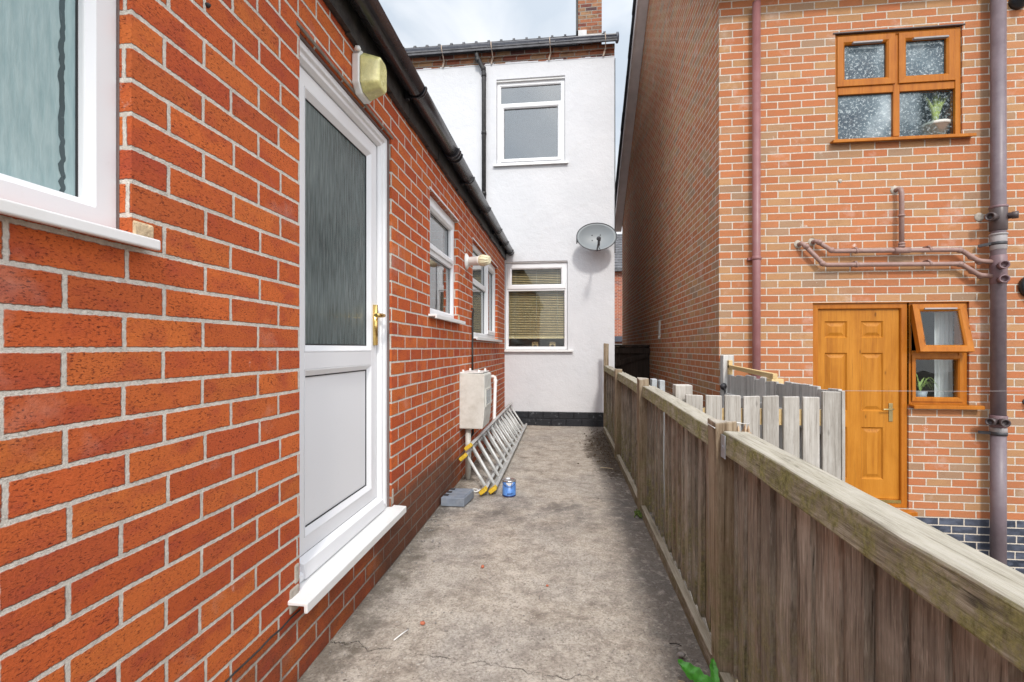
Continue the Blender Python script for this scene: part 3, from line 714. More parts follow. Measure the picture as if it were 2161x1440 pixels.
# ================================================================== WALL FIXTURES ON THE EXTENSION
lt = thing('bulkhead_light', 'yellowed bulkhead light on a white base above the white door', 'wall light', (LX, 2.09, 2.44))
m2 = MB()
def lozenge(y0, y1, z0, z1, x, c): 
    return [(x, y0+c, z0), (x, y1-c, z0), (x, y1, z0+c), (x, y1, z1-c), (x, y1-c, z1), (x, y0+c, z1), (x, y0, z1-c), (x, y0, z0+c)]
m2.prism(lozenge(2.012, 2.172, 2.36, 2.56, LX+0.001, 0.035), (0.034, 0, 0)); m2.build('base', WHITEP, lt, 0.006, 3)
m2 = MB()
a = lozenge(2.018, 2.166, 2.366, 2.554, LX+0.0355, 0.034); b_ = lozenge(2.045, 2.139, 2.392, 2.532, LX+0.118, 0.02)
n = len(m2.v); m2.v += a+b_
m2.face([n+i for i in range(8)]); m2.face([n+8+i for i in range(8)])
for k in range(8): m2.face([n+k, n+(k+1) % 8, n+8+(k+1) % 8, n+8+k])
m2.build('lens', LENS, lt, 0.008, 3)
m2 = MB(); m2.blob((LX+0.03, 2.012, 2.545), (0.016, 0.012, 0.014), 10); m2.build('screw_boss', WHITEP, lt)
m2 = MB(); m2.tube([(LX+0.005, 2.10, 2.562), (LX+0.02, 2.09, 2.585), (LX+0.025, 2.08, 2.60)], 0.006, 8); m2.build('cable', BLACKM, lt)

sp = thing('spotlight', 'white spotlight holder with a cream ribbed bulb on the brick wall', 'wall light', (LX, 4.43, 2.03))
ax = Vector((1, -0.35, -0.02)).normalized(); o0 = Vector((LX+0.001, 4.44, 2.035))
m2 = MB(); m2.lathe([(0.078, 0), (0.078, 0.006), (0.066, 0.018), (0.046, 0.026), (0.044, 0.03)], o0, (1, 0, 0), 28); m2.build('base', WHITEP, sp)
m2 = MB(); m2.lathe([(0.036, 0), (0.042, 0.008), (0.042, 0.115), (0.046, 0.12), (0.046, 0.135)], o0+Vector((0.02, 0, 0)), ax, 24); m2.build('holder', WHITEP, sp)
m2 = MB()
e0 = o0+Vector((0.02, 0, 0))+ax*0.136
m2.lathe([(0.048, 0), (0.054, 0.01), (0.054, 0.03), (0.034, 0.096), (0.030, 0.098)], e0, ax, 24, 0, 0, False)
side = ax.cross(Vector((0, 0, 1))).normalized(); upv = side.cross(ax)
for k in range(10):
    an = 2*PI*k/10; dv = side*math.cos(an)+upv*math.sin(an)
    m2.tube([e0+ax*0.02+dv*0.053, e0+ax*0.095+dv*0.035], 0.006, 6)
m2.build('bulb', CREAM, sp)

mt = thing('meter_box', 'stained cream meter cabinet on the brick wall above the ladder', 'meter box', (-0.85, 4.33, 0))
m2 = MB(); m2.prism([(LX+0.001, 4.15, 0.473), (-0.748, 4.15, 0.473), (-0.732, 4.15, 0.58), (-0.728, 4.15, 0.66), (-0.728, 4.15, 0.955), (-0.74, 4.15, 0.968), (LX+0.001, 4.15, 0.975)], (0, 0.37, 0)); m2.build('cabinet', METERB, mt, 0.006, 3)
m2 = MB(); ring(lambda a, b, d_: (-0.7278+0.008-d_, a, b), m2, 4.19, 4.49, 0.665, 0.83, [(0, 0.012), (0, 0), (0.016, 0), (0.016, 0.012)]); f_ = m2.build('window_frame', METERB, mt)
m2 = MB(); m2.box(-0.7275, -0.7245, 4.20, 4.48, 0.675, 0.82); m2.build('pane', plain('meter_glass', (0.16, 0.20, 0.19), 0.15), mt)
m2 = MB(); m2.box(LX+0.002, -0.745, 4.16, 4.51, 0.9755, 0.983)
for (x_, y_) in ((-0.93, 4.18), (-0.78, 4.48), (-0.93, 4.49), (-0.79, 4.19)): m2.lathe([(0.011, 0), (0.011, 0.018), (0.008, 0.024)], (x_, y_, 0.980), (0, 0, 1), 10)
m2.build('top_lid', WHITEP, mt)
m2 = MB(); m2.tube([(-0.895, 4.235, -0.001), (-0.895, 4.235, 0.474)], 0.026, 14); m2.build('riser_pipe', METERB, mt)
m2 = MB(); m2.tube([(-0.87, 4.33, 0.472), (-0.87, 4.33, 0.40), (-0.90, 4.36, 0.36), (-0.925, 4.42, 0.30), (-0.93, 4.5, 0.15), (-0.93, 4.52, 0.02)], 0.012, 8); m2.build('cable', BLACKM, mt)

# ================================================================== WHITE HOUSE
WY = 7.30
wh = thing('white_house', 'two storey white rendered house closing the far end of the path', 'house', (-2, 9.5, 0))
P = PF(WY)
wu = (-1.090, -0.020, 4.075, 5.42); wlo = (-0.955, 0.020, 1.175, 2.555)
mb = MB(); wall_grid(P, mb, -5.0, 0.733, 0.215, 5.655, [wu, wlo], 0.25)
mb.box(0.483, 0.733, WY+0.251, 14.4, 0.215, 5.655); mb.box(-5, -4.75, WY+0.251, 14.4, 0.215, 5.655); mb.box(-4.749, 0.482, 14.15, 14.4, 0.215, 5.655)
for (ya) in (14.15, 0): pass
mb.build('wall', RENDER, wh)
m2 = MB(); m2.box(-5.0, 0.735, WY-0.012, WY+0.2, -1.15, 0.2145); m2.box(0.40, 0.735, WY+0.201, 14.39, -1.15, 0.2145); m2.build('plinth', PLINTH, wh, 0.008)
m2 = MB(); m2.box(-4.7, 0.47, WY+0.26, 14.1, 0.0, 0.2); m2.box(-4.7, 0.47, WY+0.26, 14.1, 2.85, 3.0); m2.box(-4.7, 0.47, WY+2.5, WY+2.6, 0.21, 5.6); m2.build('room_shell', ROOML, wh)
# brick band below the gutter
m2 = MB(); m2.box(-5.0, 0.733, WY-0.003, WY+0.20, 5.6555, 5.755); m2.box(-5.0, 0.733, WY-0.03, WY+0.20, 5.7555, 5.84)
m2.box(0.50, 0.733, WY+0.201, 14.39, 5.6555, 5.84)
m2.build('brick_band', OLD, wh, 0.004)
# render dips unevenly into the brick band
m2 = MB(); xx = -5.0
while xx < 0.73:
    ln = min(random.uniform(0.05, 0.16), 0.733-xx); m2.box(xx, xx+ln, WY-0.006, WY+0.002, 5.652, 5.668+random.uniform(-0.010, 0.016)); xx += ln
m2.build('render_edge', RENDER, wh, 0.003)
# roof with slates
m2 = MB(); tn = 0.665
m2.hexa([(-5.1, 7.14, 5.80), (0.76, 7.14, 5.80), (0.76, 11.0, 5.80+3.86*tn), (-5.1, 11.0, 5.80+3.86*tn), (-5.1, 7.14, 5.84), (0.76, 7.14, 5.84), (0.76, 11.0, 5.84+3.86*tn), (-5.1, 11.0, 5.84+3.86*tn)])
m2.hexa([(-5.1, 11.0, 5.80+3.86*tn), (0.76, 11.0, 5.80+3.86*tn), (0.76, 14.6, 5.86), (-5.1, 14.6, 5.86), (-5.1, 11.0, 5.84+3.86*tn), (0.76, 11.0, 5.84+3.86*tn), (0.76, 14.6, 5.9), (-5.1, 14.6, 5.9)])
for i in range(18):
    y0 = 7.13+i*0.214; off = 0.13*(i % 2)
    xx = -5.1+off-0.26
    while xx < 0.75:
        a0 = max(xx, -5.1); a1 = min(xx+0.254, 0.765); th = random.uniform(0.008, 0.02); zb = 5.842+(y0-7.14)*tn
        if a1 > a0:
            m2.hexa([(a0, y0, zb), (a1, y0, zb), (a1, y0+0.26, zb+0.26*tn-0.004), (a0, y0+0.26, zb+0.26*tn-0.004), (a0, y0, zb+th+0.008), (a1, y0, zb+th+0.008), (a1, y0+0.26, zb+0.26*tn+th), (a0, y0+0.26, zb+0.26*tn+th)], random.random())
        xx += 0.26
xx = -5.1
while xx < 0.7:
    m2.tube([(xx, 11.0, 5.85+3.86*tn), (xx+0.28, 11.0, 5.85+3.86*tn)], 0.05, 10); m2.tube([(xx+0.25, 11.0, 5.86+3.86*tn), (xx+0.3, 11.0, 5.86+3.86*tn)], 0.075, 10); xx += 0.30
rf = m2.build('roof', SLATE, wh)
ch = MB(); ch.box(0.235, 0.697, 9.40, 10.2, 7.2, 9.9); ch.box(0.20, 0.73, 9.36, 10.24, 9.901, 10.1)
chm = ch.build('chimney', OLD, rf, 0.004)
m2 = MB(); m2.box(0.204, 0.2335, 9.44, 10.1, 7.52, 9.8); m2.build('dark_slab', BLACKM, rf)  # dark slab along the chimney's left side
m2 = MB(); m2.box(0.236, 0.40, 9.386, 9.399, 7.3, 7.50); m2.box(0.40, 0.70, 9.384, 9.398, 7.3, 7.40); m2.build('flashing', plain('pale_mortar_flashing', (0.62, 0.62, 0.62), 0.8), rf)
# gutter along the front
m2 = MB(); gutter_shell(m2, -5.0, 0.745, 0.062, 0.005, cx=7.195, cz=5.892, axis='x')
m2.box(-5.0, 0.745, 7.130, 7.139, 5.885, 5.90)
gw = m2.build('gutter', NAVY, wh)
m2 = MB(); m2.lathe([(0.062, 0), (0.075, 0.01), (0.075, 0.035), (0.05, 0.045)], (0.74, 7.195, 5.872), (1, 0, 0), 18); m2.build('gutter_end', NAVY, gw)
for xb in (-1.93, -1.15, -0.25, 0.58, -2.75, -3.6):
    m2 = MB(); m2.tube([(xb, 7.125, 5.91), (xb, 7.122, 5.87), (xb+0.005, 7.14, 5.82), (xb+0.012, 7.23, 5.74), (xb+0.0, 7.275, 5.70)], 0.008, 6)
    m2.bar((xb+0.012, 7.245, 5.75), (xb-0.02, 7.275, 5.66), (0, 1, 0), 0.025, 0.01)
    m2.build('gutter_strap', RUST, gw)
m2 = MB(); m2.tube([(-1.385, 7.195, 5.84), (-1.385, 7.195, 5.76), (-1.375, 7.2, 5.73), (-1.30, 7.235, 5.585), (-1.285, 7.245, 5.55), (-1.282, 7.25, 5.5), (-1.282, 7.25, 2.95)], 0.034, 14)
for zc in (5.70, 5.575): m2.lathe([(0.039, 0), (0.039, 0.05)], (-1.372 if zc > 5.6 else -1.288, 7.205 if zc > 5.6 else 7.245, zc-0.03), (0, 0, 1), 14)
for zc in (5.45, 4.55, 3.6): m2.lathe([(0.040, 0), (0.040, 0.045)], (-1.282, 7.25, zc), (0, 0, 1), 14)
m2.build('downpipe', BLACKM, wh)
m2 = MB(); m2.tube([(0.738, 7.285+0.004*math.sin(k*1.7), 5.62-0.11*k) for k in range(28)], 0.006, 6); m2.build('cable', BLACKM, wh)
# windows
P = PF(WY)
a0, a1, b0, b1 = wu
w = window('window', P, wh, a0+0.004, a1-0.004, b0+0.004, b1-0.03, 0.055, 0.06, UPVC, CLEARR,
           [dict(rect=(a0+0.06, a1-0.06, 5.06, b1-0.088)), dict(rect=(a0+0.062, a1-0.062, b0+0.065, 5.03), sash=0.05)], 'upstairs window reflecting cloud')
mullion(P, w, UPVC, a0+0.06, a1-0.06, 5.01, 5.065, 0.06)
m2 = MB(); PQ(P, m2, a0, a1, b1-0.028, b1, 0.02, 0.12); m2.build('head_trim', SILLW, w)
sill(P, w, SILLW, a0-0.05, a1+0.05, b0+0.003, 0.05, 0.10, 0.03)
a0, a1, b0, b1 = wlo
w = window('window', P, wh, a0+0.004, a1-0.004, b0+0.004, b1-0.02, 0.055, 0.045, UPVC, CLEAR,
           [dict(rect=(a0+0.03, a1-0.03, 2.13, b1-0.045), sash=0.07), dict(rect=(a0+0.045, a1-0.045, b0+0.06, 2.105))], 'ground floor window with a tan slatted blind')
mullion(P, w, UPVC, a0+0.04, a1-0.04, 2.10, 2.14, 0.06)
m2 = MB(); PQ(P, m2, a0, a1, b1-0.018, b1, 0.02, 0.12); m2.build('head_trim', SILLW, w)
sill(P, w, SILLW, a0-0.002, a1+0.085, b0+0.003, 0.06, 0.10, 0.03)
bt = thing('venetian_blind', 'tan wooden slatted blind behind the lower window of the white house', 'blind', (-0.47, WY+0.16, 1.4))
m2 = MB()
for k in range(42):
    zz = 1.40+k*0.0268; yb = WY+0.15
    m2.hexa([(-0.93, yb, zz), (-0.01, yb, zz), (-0.01, yb+0.022, zz+0.011), (-0.93, yb+0.022, zz+0.011), (-0.93, yb, zz+0.003), (-0.01, yb, zz+0.003), (-0.01, yb+0.022, zz+0.014), (-0.93, yb+0.022, zz+0.014)])
m2.build('slats', BLIND, bt)
m2 = MB(); m2.box(-0.93, -0.01, WY+0.148, WY+0.178, 1.352, 1.388); m2.build('bottom_bar', plain('pale_bar', (0.66, 0.52, 0.30), 0.5), bt)
m2 = MB()
for xs in (-0.8, -0.47, -0.14): m2.tube([(xs, WY+0.147, 1.36), (xs, WY+0.147, 2.52)], 0.002, 5)
m2.build('ladder_cord', BLINDW, bt)
m2 = MB(); PQ(P, m2, -0.95, 0.015, 1.17, 1.20, 0.12, 0.36); m2.build('inner_ledge', ROOML, wh)
for i, (xs, wd) in enumerate(((-0.50, 0.10), (-0.22, 0.095))):
    m2 = MB()
    arc = [(xs-wd/2, WY+0.26, 1.201), (xs-wd/2, WY+0.26, 1.30), (xs+wd/2, WY+0.26, 1.30), (xs+wd/2, WY+0.26, 1.201), (xs+0.03, WY+0.26, 1.201)]
    arc += [(xs+0.03*math.cos(q*PI/8), WY+0.26, 1.225+0.03*math.sin(q*PI/8)) for q in range(9)] + [(xs-0.03, WY+0.26, 1.201)]
    m2.prism(arc, (0, 0.05, 0))
    tag(m2.build('wooden_ornament', CARD), ['tan arched ornament in the middle of the white house window ledge', 'tan arched ornament right of its twin on the white house window ledge'][i], 'ornament', 'arched ornaments on the ledge')

# satellite dish
ds = thing('satellite_dish', 'grey oval satellite dish on the white rendered wall', 'satellite dish', (0.44, WY, 2.85))
c0 = Vector((0.442, 6.99, 2.84)); nrm = Vector((0.02, -1.0, 0.17)).normalized(); rt = Vector((1, 0.02, 0)).normalized(); upd = rt.cross(nrm).normalized()
if upd.z < 0: upd = -upd
def dish_pt(rr, an, back=0):
    xx = 0.292*rr*math.cos(an); zz = 0.212*rr*math.sin(an)
    return c0 + rt*xx + upd*zz - nrm*(0.052*(1-rr*rr) + back)
m2 = MB(); NR, NA = 8, 48
rows = []
for side_ in (0, 0.006):
    for i in range(NR+1):
        for k in range(NA): m2.v.append(tuple(dish_pt(max(i/NR, 0.001), 2*PI*k/NA, side_)))
st = (NR+1)*NA
for s_i in (0, 1):
    for i in range(NR):
        for k in range(NA):
            a = s_i*st+i*NA+k; b = s_i*st+i*NA+(k+1) % NA; m2.face([a, b, b+NA, a+NA], 0, 0, True)
for k in range(NA):
    a = NR*NA+k; b = NR*NA+(k+1) % NA; m2.face([a, b, b+st, a+st])
m2.build('reflector', DISHM, ds)
m2 = MB(); m2.tube([dish_pt(1.0, 2*PI*k/48+0.0) for k in range(49)], 0.005, 6, caps=False); m2.build('rim', DARKM, ds)
m2 = MB()
for an in (0.75, 2.4, 3.9, 5.5): m2.blob(tuple(dish_pt(0.28, an, -0.004)), (0.008, 0.006, 0.008), 8)
m2.build('bolt', GASKET, ds)
lnb = Vector((0.443, 6.52, 2.70))
m2 = MB(); bot = dish_pt(0.98, -PI/2, 0.0)
m2.tube([bot+Vector((0, 0.08, 0.02)), bot+Vector((0, -0.02, -0.012)), lnb+Vector((0, 0.07, -0.045)), lnb+Vector((0, 0.02, -0.05))], 0.011, 8); m2.build('arm', DARKM, ds)
m2 = MB(); da = (c0-lnb).normalized()
m2.lathe([(0.020, -0.07), (0.022, -0.01), (0.030, 0.0), (0.030, 0.035), (0.024, 0.045)], lnb, da, 16); m2.tube([lnb-da*0.02+Vector((0, 0, 0)), lnb-da*0.02+Vector((-0.004, 0, -0.095))], 0.017, 8)
m2.build('receiver', DARKM, ds)
m2 = MB(); cb = lnb+Vector((0, 0.01, -0.09))
m2.tube([cb, cb+Vector((0.005, 0.02, -0.03)), cb+Vector((0.025, 0.06, -0.05)), cb+Vector((0.03, 0.12, -0.045)), cb+Vector((0.02, 0.22, -0.02)), bot+Vector((0.01, -0.06, -0.02)), bot+Vector((0.008, 0.08, 0.0)), (0.45, WY-0.01, 2.72)], 0.005, 6); m2.build('cable', DARKM, ds)
m2 = MB(); m2.tube([c0+Vector((0, 0.055, -0.03)), c0+Vector((0, 0.12, -0.05)), (0.44, WY-0.02, 2.74)], 0.02, 10); m2.box(0.39, 0.49, WY-0.03, WY, 2.74, 2.88)
m2.bar((0.16, 7.05, 2.79), (0.44, 7.07, 2.80), (0, 0, 1), 0.02, 0.035); m2.bar((0.155, 7.03, 2.75), (0.155, 7.03, 2.83), (0, 1, 0), 0.015, 0.03); m2.build('wall_mount', DARKM, ds)

# ================================================================== NEIGHBOUR HOUSE
NX, NY = 1.55, 5.0
nb = thing('neighbour_house', 'tall orange and buff brick house with golden oak windows on the right', 'house', (4.5, 9, -1.1))
P = PF(NY)
hu = (2.655, 3.80, 3.245, 4.325); hd = (2.447, 3.325, -0.372, 1.652); hw = (3.3251, 3.860, 0.65, 1.652)
mb = MB()
wall_grid(P, mb, NX, 8.0, -1.12, 4.99, [hu, (2.447, 3.3252, -0.372, 1.652), (3.3252, 3.860, 0.65, 1.652)], 0.26)
gy = [(NX, 5.261, -1.12), (NX, 13.34, -1.12), (NX, 13.34, 4.62), (NX, 8.5, 8.27), (NX, 5.261, 5.0)]
mb.prism(gy, (0.25, 0, 0))
mb.box(7.75, 8.0, 5.261, 13.34, -1.12, 4.8); mb.box(1.801, 7.749, 13.1, 13.34, -1.12, 4.6)
mb.build('wall', NBR, nb)
m2 = MB(); m2.box(1.81, 7.74, 5.27, 13.0, -0.4, -0.3); m2.box(1.81, 7.74, 5.27, 13.0, 2.3, 2.4); m2.box(1.81, 7.74, 5.27, 13.0, 4.7, 4.8); m2.box(1.81, 7.74, 7.0, 7.1, -0.29, 4.69); m2.build('room_shell', ROOM, nb)
# roof and verge
m2 = MB()
for (y0, z0, y1, z1) in ((4.65, 4.93, 8.5, 8.465), (13.62, 4.72, 8.5, 8.465)):
    m2.hexa([(1.36, y0, z0-0.06), (8.2, y0, z0-0.06), (8.2, y1, z1-0.06), (1.36, y1, z1-0.06), (1.36, y0, z0), (8.2, y0, z0), (8.2, y1, z1), (1.36, y1, z1)])
    nt = 16
    for k in range(nt):
        t0, t1 = k/nt, (k+1.12)/nt; t1 = min(t1, 1.0)
        ya, za, yb, zb = y0+(y1-y0)*t0, z0+(z1-z0)*t0, y0+(y1-y0)*t1, z0+(z1-z0)*t1
        e = random.uniform(0, 0.012)
        m2.hexa([(1.293-e, ya, za), (8.2, ya, za), (8.2, yb, zb), (1.293-e, yb, zb), (1.293-e, ya, za+0.04), (8.2, ya, za+0.04), (8.2, yb, zb+0.012), (1.293-e, yb, zb+0.012)], random.random())
m2.build('roof', TILE, nb)
m2 = MB()
for (y0, z0, y1, z1) in ((4.72, 4.87, 8.5, 8.39), (13.52, 4.66, 8.5, 8.39)):
    m2.hexa([(1.335, y0, z0-0.19), (1.36, y0, z0-0.19), (1.36, y1, z1-0.19), (1.335, y1, z1-0.19), (1.335, y0, z0), (1.36, y0, z0), (1.36, y1, z1), (1.335, y1, z1)])
    m2.hexa([(1.3605, y0, z0-0.175), (1.549, y0, z0-0.175), (1.549, y1, z1-0.175), (1.3605, y1, z1-0.175), (1.3605, y0, z0-0.155), (1.549, y0, z0-0.155), (1.549, y1, z1-0.155), (1.3605, y1, z1-0.155)])
m2.build('bargeboard', BARGE, nb, 0.003)
m2 = MB(); m2.box(1.37, 8.1, 4.74, 4.995, 4.87, 4.89); m2.box(1.37, 8.1, 4.70, 4.735, 4.80, 4.96); m2.build('eaves_soffit', BARGE, nb)
# upper window (oak)
a0, a1, b0, b1 = hu
w = window('window', P, nb, a0+0.003, a1-0.003, b0+0.003, b1-0.008, 0.02, 0.04, OAKF, WORMG,
           [dict(rect=(a0+0.025, 3.212, 3.80, b1-0.03), sash=0.075), dict(rect=(3.242, a1-0.05, 3.80, b1-0.03), sash=0.075),
            dict(rect=(a0+0.045, 3.205, b0+0.045, 3.72)), dict(rect=(3.262, a1-0.05, b0+0.045, 3.72), glass=WORMG2)], 'oak framed upstairs window with four textured panes')
mullion(P, w, OAKF, 3.20, 3.258, b0+0.042, b1-0.045, 0.022); mullion(P, w, OAKF, a0+0.04, 3.199, 3.725, 3.80, 0.024); mullion(P, w, OAKF, 3.259, a1-0.04, 3.725, 3.80, 0.024)
mullion(P, w, OAKF, a1-0.05, a1-0.003, b0+0.01, b1-0.01, 0.015)
sill(P, w, OAKF, a0-0.05, a1+0.075, b0+0.008, 0.065, 0.08, 0.03)
for (q0, q1) in ((2.81, 3.08), (3.36, 3.67)):
    m2 = MB(); PQ(P, m2, q0, q1, 4.205, 4.222, -0.022, 0.006); m2.build('trickle_vent', PIPEG, w, 0.003)
m2 = MB(); PQ(P, m2, a0-0.02, a1+0.02, b1-0.006, b1+0.004, -0.012, 0.05); m2.build('lintel_edge', PIPED, w)
# back door (oak)
d_ = MB(); ring(P, d_, 2.450, 3.322, -0.369, 1.645, [(0, 0.09), (0, 0.015), (0.052, 0.015), (0.058, 0.03), (0.058, 0.09)])
PQ(P, d_, 2.447, 3.860, 1.6455, 1.654, -0.006, 0.05)
od = d_.build('door', OAKF, nb, 0.003); lab(od, 'golden oak back door with six raised panels')
m2 = MB(); dd = 0.042
panels = [(2.578, 2.788, 1.303, 1.469), (2.919, 3.121, 1.303, 1.469), (2.578, 2.788, 0.572, 1.153), (2.919, 3.121, 0.572, 1.153), (2.578, 2.788, -0.103, 0.414), (2.919, 3.121, -0.103, 0.414)]
wall_grid(PF(NY+dd), m2, 2.509, 3.263, -0.29, 1.586, panels, 0.035)
m2.build('door_leaf', OAK, od)
for p_ in panels:
    m3 = MB(); ring(P, m3, *p_, [(0, dd), (0.012, dd+0.014), (0.022, dd+0.014), (0.052, dd+0.002)])
    q = (p_[0]+0.052, p_[1]-0.052, p_[2]+0.052, p_[3]-0.052); n = len(m3.v)
    m3.v += [P(q[0], q[2], dd+0.002), P(q[1], q[2], dd+0.002), P(q[1], q[3], dd+0.002), P(q[0], q[3], dd+0.002)]; m3.face([n, n+1, n+2, n+3])
    m3.build('door_panel', OAK, od)
m2 = MB(); PQ(P, m2, 2.509, 3.263, -0.325, -0.292, 0.01, 0.07); m2.build('threshold', BRASS, od)
sill(P, od, OAKF, 2.43, 3.36, -0.375, 0.07, 0.09, 0.04)
m2 = MB(); PQ(P, m2, 3.168, 3.204, 0.475, 0.655, dd-0.008, dd); m2.tube([(3.186, NY+dd-0.008, 0.60), (3.186, NY+dd-0.045, 0.60), (3.17, NY+dd-0.05, 0.60), (3.09, NY+dd-0.05, 0.598)], 0.008, 8); m2.build('handle', STEELD, od, 0.003)
# side window, top light propped open
a0, a1, b0, b1 = hw
w = window('window', P, nb, a0+0.002, a1-0.003, b0+0.003, b1-0.003, 0.02, 0.045, OAKF, CLEAR, [dict(rect=(a0+0.03, a1-0.06, b0+0.055, 1.125))], 'oak window beside the door, its top light open')
mullion(P, w, OAKF, a0+0.04, a1-0.06, 1.125, 1.175, 0.02); mullion(P, w, OAKF, a1-0.08, a1-0.05, b0+0.04, b1-0.04, 0.012)
ring_mb = MB(); ring(P, ring_mb, a0+0.035, a1-0.045, b0+0.03, 1.13, [(0, 0.02), (0, 0.006), (0.03, 0.006), (0.042, 0.018), (0.042, 0.04)]); ring_mb.build('sash', OAKF, w)
th = math.radians(13)
def PT(a, b, d): 
    zt = 1.628; r_ = zt-b
    return (a, NY+0.0 - math.sin(th)*r_ + math.cos(th)*d - 0.012, zt - math.cos(th)*r_ - math.sin(th)*d)
m2 = MB(); ring(PT, m2, a0+0.025, a1-0.04, 1.155, 1.628, [(0, 0.055), (0, 0.0), (0.052, 0.0), (0.068, 0.014), (0.068, 0.055), (0, 0.055)]); lab(m2.build('open_sash', OAKF, w, 0.003), 'top light tilted open')
m2 = MB(); PQ(PT, m2, a0+0.092, a1-0.107, 1.222, 1.561, 0.02, 0.026); m2.build('pane', CLEAR, w)
m2 = MB(); PQ(PT, m2, a0+0.12, a1-0.13, 1.572, 1.586, -0.014, 0.002); m2.build('trickle_vent', PIPEG, w)
m2 = MB(); m2.bar((a0+0.045, NY-0.085, 1.19), (a0+0.05, NY+0.02, 1.45), (0, 1, 0), 0.006, 0.016); m2.bar((a1-0.085, NY-0.085, 1.19), (a1-0.075, NY+0.02, 1.45), (0, 1, 0), 0.006, 0.016); m2.build('stay', TINM, w)
sill(P, w, OAKF, a0+0.0, a1+0.08, b0+0.006, 0.075, 0.08, 0.035)
m2 = MB(); PQ(P, m2, a0+0.02, a1, 0.62, 0.665, 0.10, 0.40); m2.build('inner_ledge', ROOML, nb)
# curtain
cu = thing('curtain', 'white curtain hanging inside the window beside the oak door', 'curtain', (3.77, 5.19, 0.66))
m2 = MB(); m2.grid(lambda u, v: (3.69+0.16*u, 5.19+0.016*math.sin(u*24), 0.67+0.97*v), 40, 4); m2.build('cloth', CURT, cu)
# downpipe and soil stack and waste runs
m2 = MB(); m2.tube([(1.885, 4.93, 4.65), (1.885, 4.93, -1.05)], 0.038, 18)
m2.lathe([(0.042, 0), (0.044, 0.01), (0.044, 0.03), (0.040, 0.035)], (1.885, 4.93, 2.08), (0, 0, 1), 18); m2.box(1.82, 1.95, 4.965, 4.999, 2.085, 2.11)
lab(m2.build('downpipe', PIPER, nb), 'slim faded red brown downpipe')
so = MB(); SX, SY = 4.03, 4.90
so.tube([(SX, SY, -1.1), (SX, SY, 0.45)], 0.056, 22); so.tube([(SX, SY, 0.45), (SX, SY, 4.66)], 0.055, 22)
soil = so.build('soil_pipe', PIPEB, nb)
def collar(z0, z1, r, m, name='collar'):
    q = MB(); q.lathe([(r-0.004, 0), (r, 0.006), (r, z1-z0-0.006), (r-0.004, z1-z0)], (SX, SY, z0), (0, 0, 1), 22); return q.build(name, m, soil)
collar(2.30, 2.53, 0.064, PIPED); collar(2.51, 2.535, 0.068, PIPEM)
collar(2.12, 2.26, 0.060, PIPEG); collar(2.255, 2.275, 0.067, PIPEG)
collar(1.80, 2.07, 0.061, PIPEM); collar(0.46, 0.57, 0.064, PIPEM); collar(0.41, 0.455, 0.061, PIPEG)
q = MB(); q.lathe([(0.061, 0), (0.061, 0.03)], (SX, SY, 2.165), (0, 0, 1), 22); q.bar((SX-0.125, SY+0.06, 2.172), (SX-0.05, SY+0.01, 2.185), (0, 0, 1), 0.03, 0.025); q.build('clamp', DARKM, soil)
q = MB(); q.lathe([(0.063, 0), (0.063, 0.03)], (SX, SY, 0.385), (0, 0, 1), 22); q.bar((SX-0.125, SY+0.06, 0.40), (SX-0.05, SY+0.01, 0.40), (0, 0, 1), 0.03, 0.025); q.build('clamp', DARKM, soil)
def socket(z, dx, dy, m, L=0.105, r=0.034):
    dv = Vector((dx, dy, 0)).normalized(); q = MB(); p0 = Vector((SX, SY, z))+dv*0.03
    q.lathe([(r*0.85, 0), (r*0.85, L*0.55), (r, L*0.6), (r, L), (r*0.72, L), (r*0.70, L*0.7), (0.001, L*0.7)], p0, dv, 18, 0, 0, True); q.build('branch', m, soil)
socket(2.42, -0.97, -0.55, PIPED, 0.125, 0.038); socket(2.43, 0.75, -0.6, PIPED, 0.10, 0.034)
socket(1.965, -0.38, -0.92, PIPEM, 0.11, 0.038); socket(1.835, -0.38, -0.92, PIPEM, 0.11, 0.038); socket(0.515, -0.97, -0.5, PIPED, 0.11, 0.036); socket(0.515, -0.33, -0.94, PIPED, 0.11, 0.036)
q = MB(); q.lathe([(0.045, 0), (0.04, 0.006), (0.02, 0.010)], (SX-0.085, 4.999, 2.46), (0, -1, 0), 9); q.build('cement_collar', CEMENT, nb)
q = MB()
q.tube([(2.315, 5.01, 2.235), (2.315, 4.95, 2.238), (2.325, 4.935, 2.23), (2.49, 4.93, 2.045), (2.51, 4.93, 2.025), (2.54, 4.93, 2.017), (3.71, 4.93, 2.003), (3.74, 4.93, 1.998), (3.86, 4.915, 1.905), (3.89, 4.91, 1.89), (3.99, 4.90, 1.875)], 0.0215, 12)
for (x_, z_) in ((2.50, 2.03), (2.35, 2.20), (3.72, 2.0), (3.83, 1.93), (3.90, 1.885)): q.blob((x_, 4.928, z_), (0.030, 0.029, 0.029), 10)
for x_ in (2.80, 3.45): q.lathe([(0.026, 0), (0.026, 0.022)], (x_, 4.93, 2.012), (1, 0, 0), 12); q.box(x_, x_+0.02, 4.93, 4.999, 2.03, 2.05)
lab(q.build('waste_pipe', PIPEW, nb), 'lower brown waste pipe')
q = MB()
q.tube([(2.445, 5.01, 2.255), (2.445, 4.95, 2.258), (2.455, 4.935, 2.252), (2.565, 4.93, 2.17), (2.59, 4.93, 2.155), (2.62, 4.93, 2.15), (3.71, 4.93, 2.137), (3.74, 4.93, 2.13), (3.85, 4.915, 2.04), (3.88, 4.91, 2.025), (3.99, 4.90, 2.01)], 0.0215, 12)
for (x_, z_) in ((2.58, 2.16), (2.47, 2.24), (3.72, 2.135), (3.82, 2.065), (3.89, 2.02)): q.blob((x_, 4.928, z_), (0.030, 0.029, 0.029), 10)
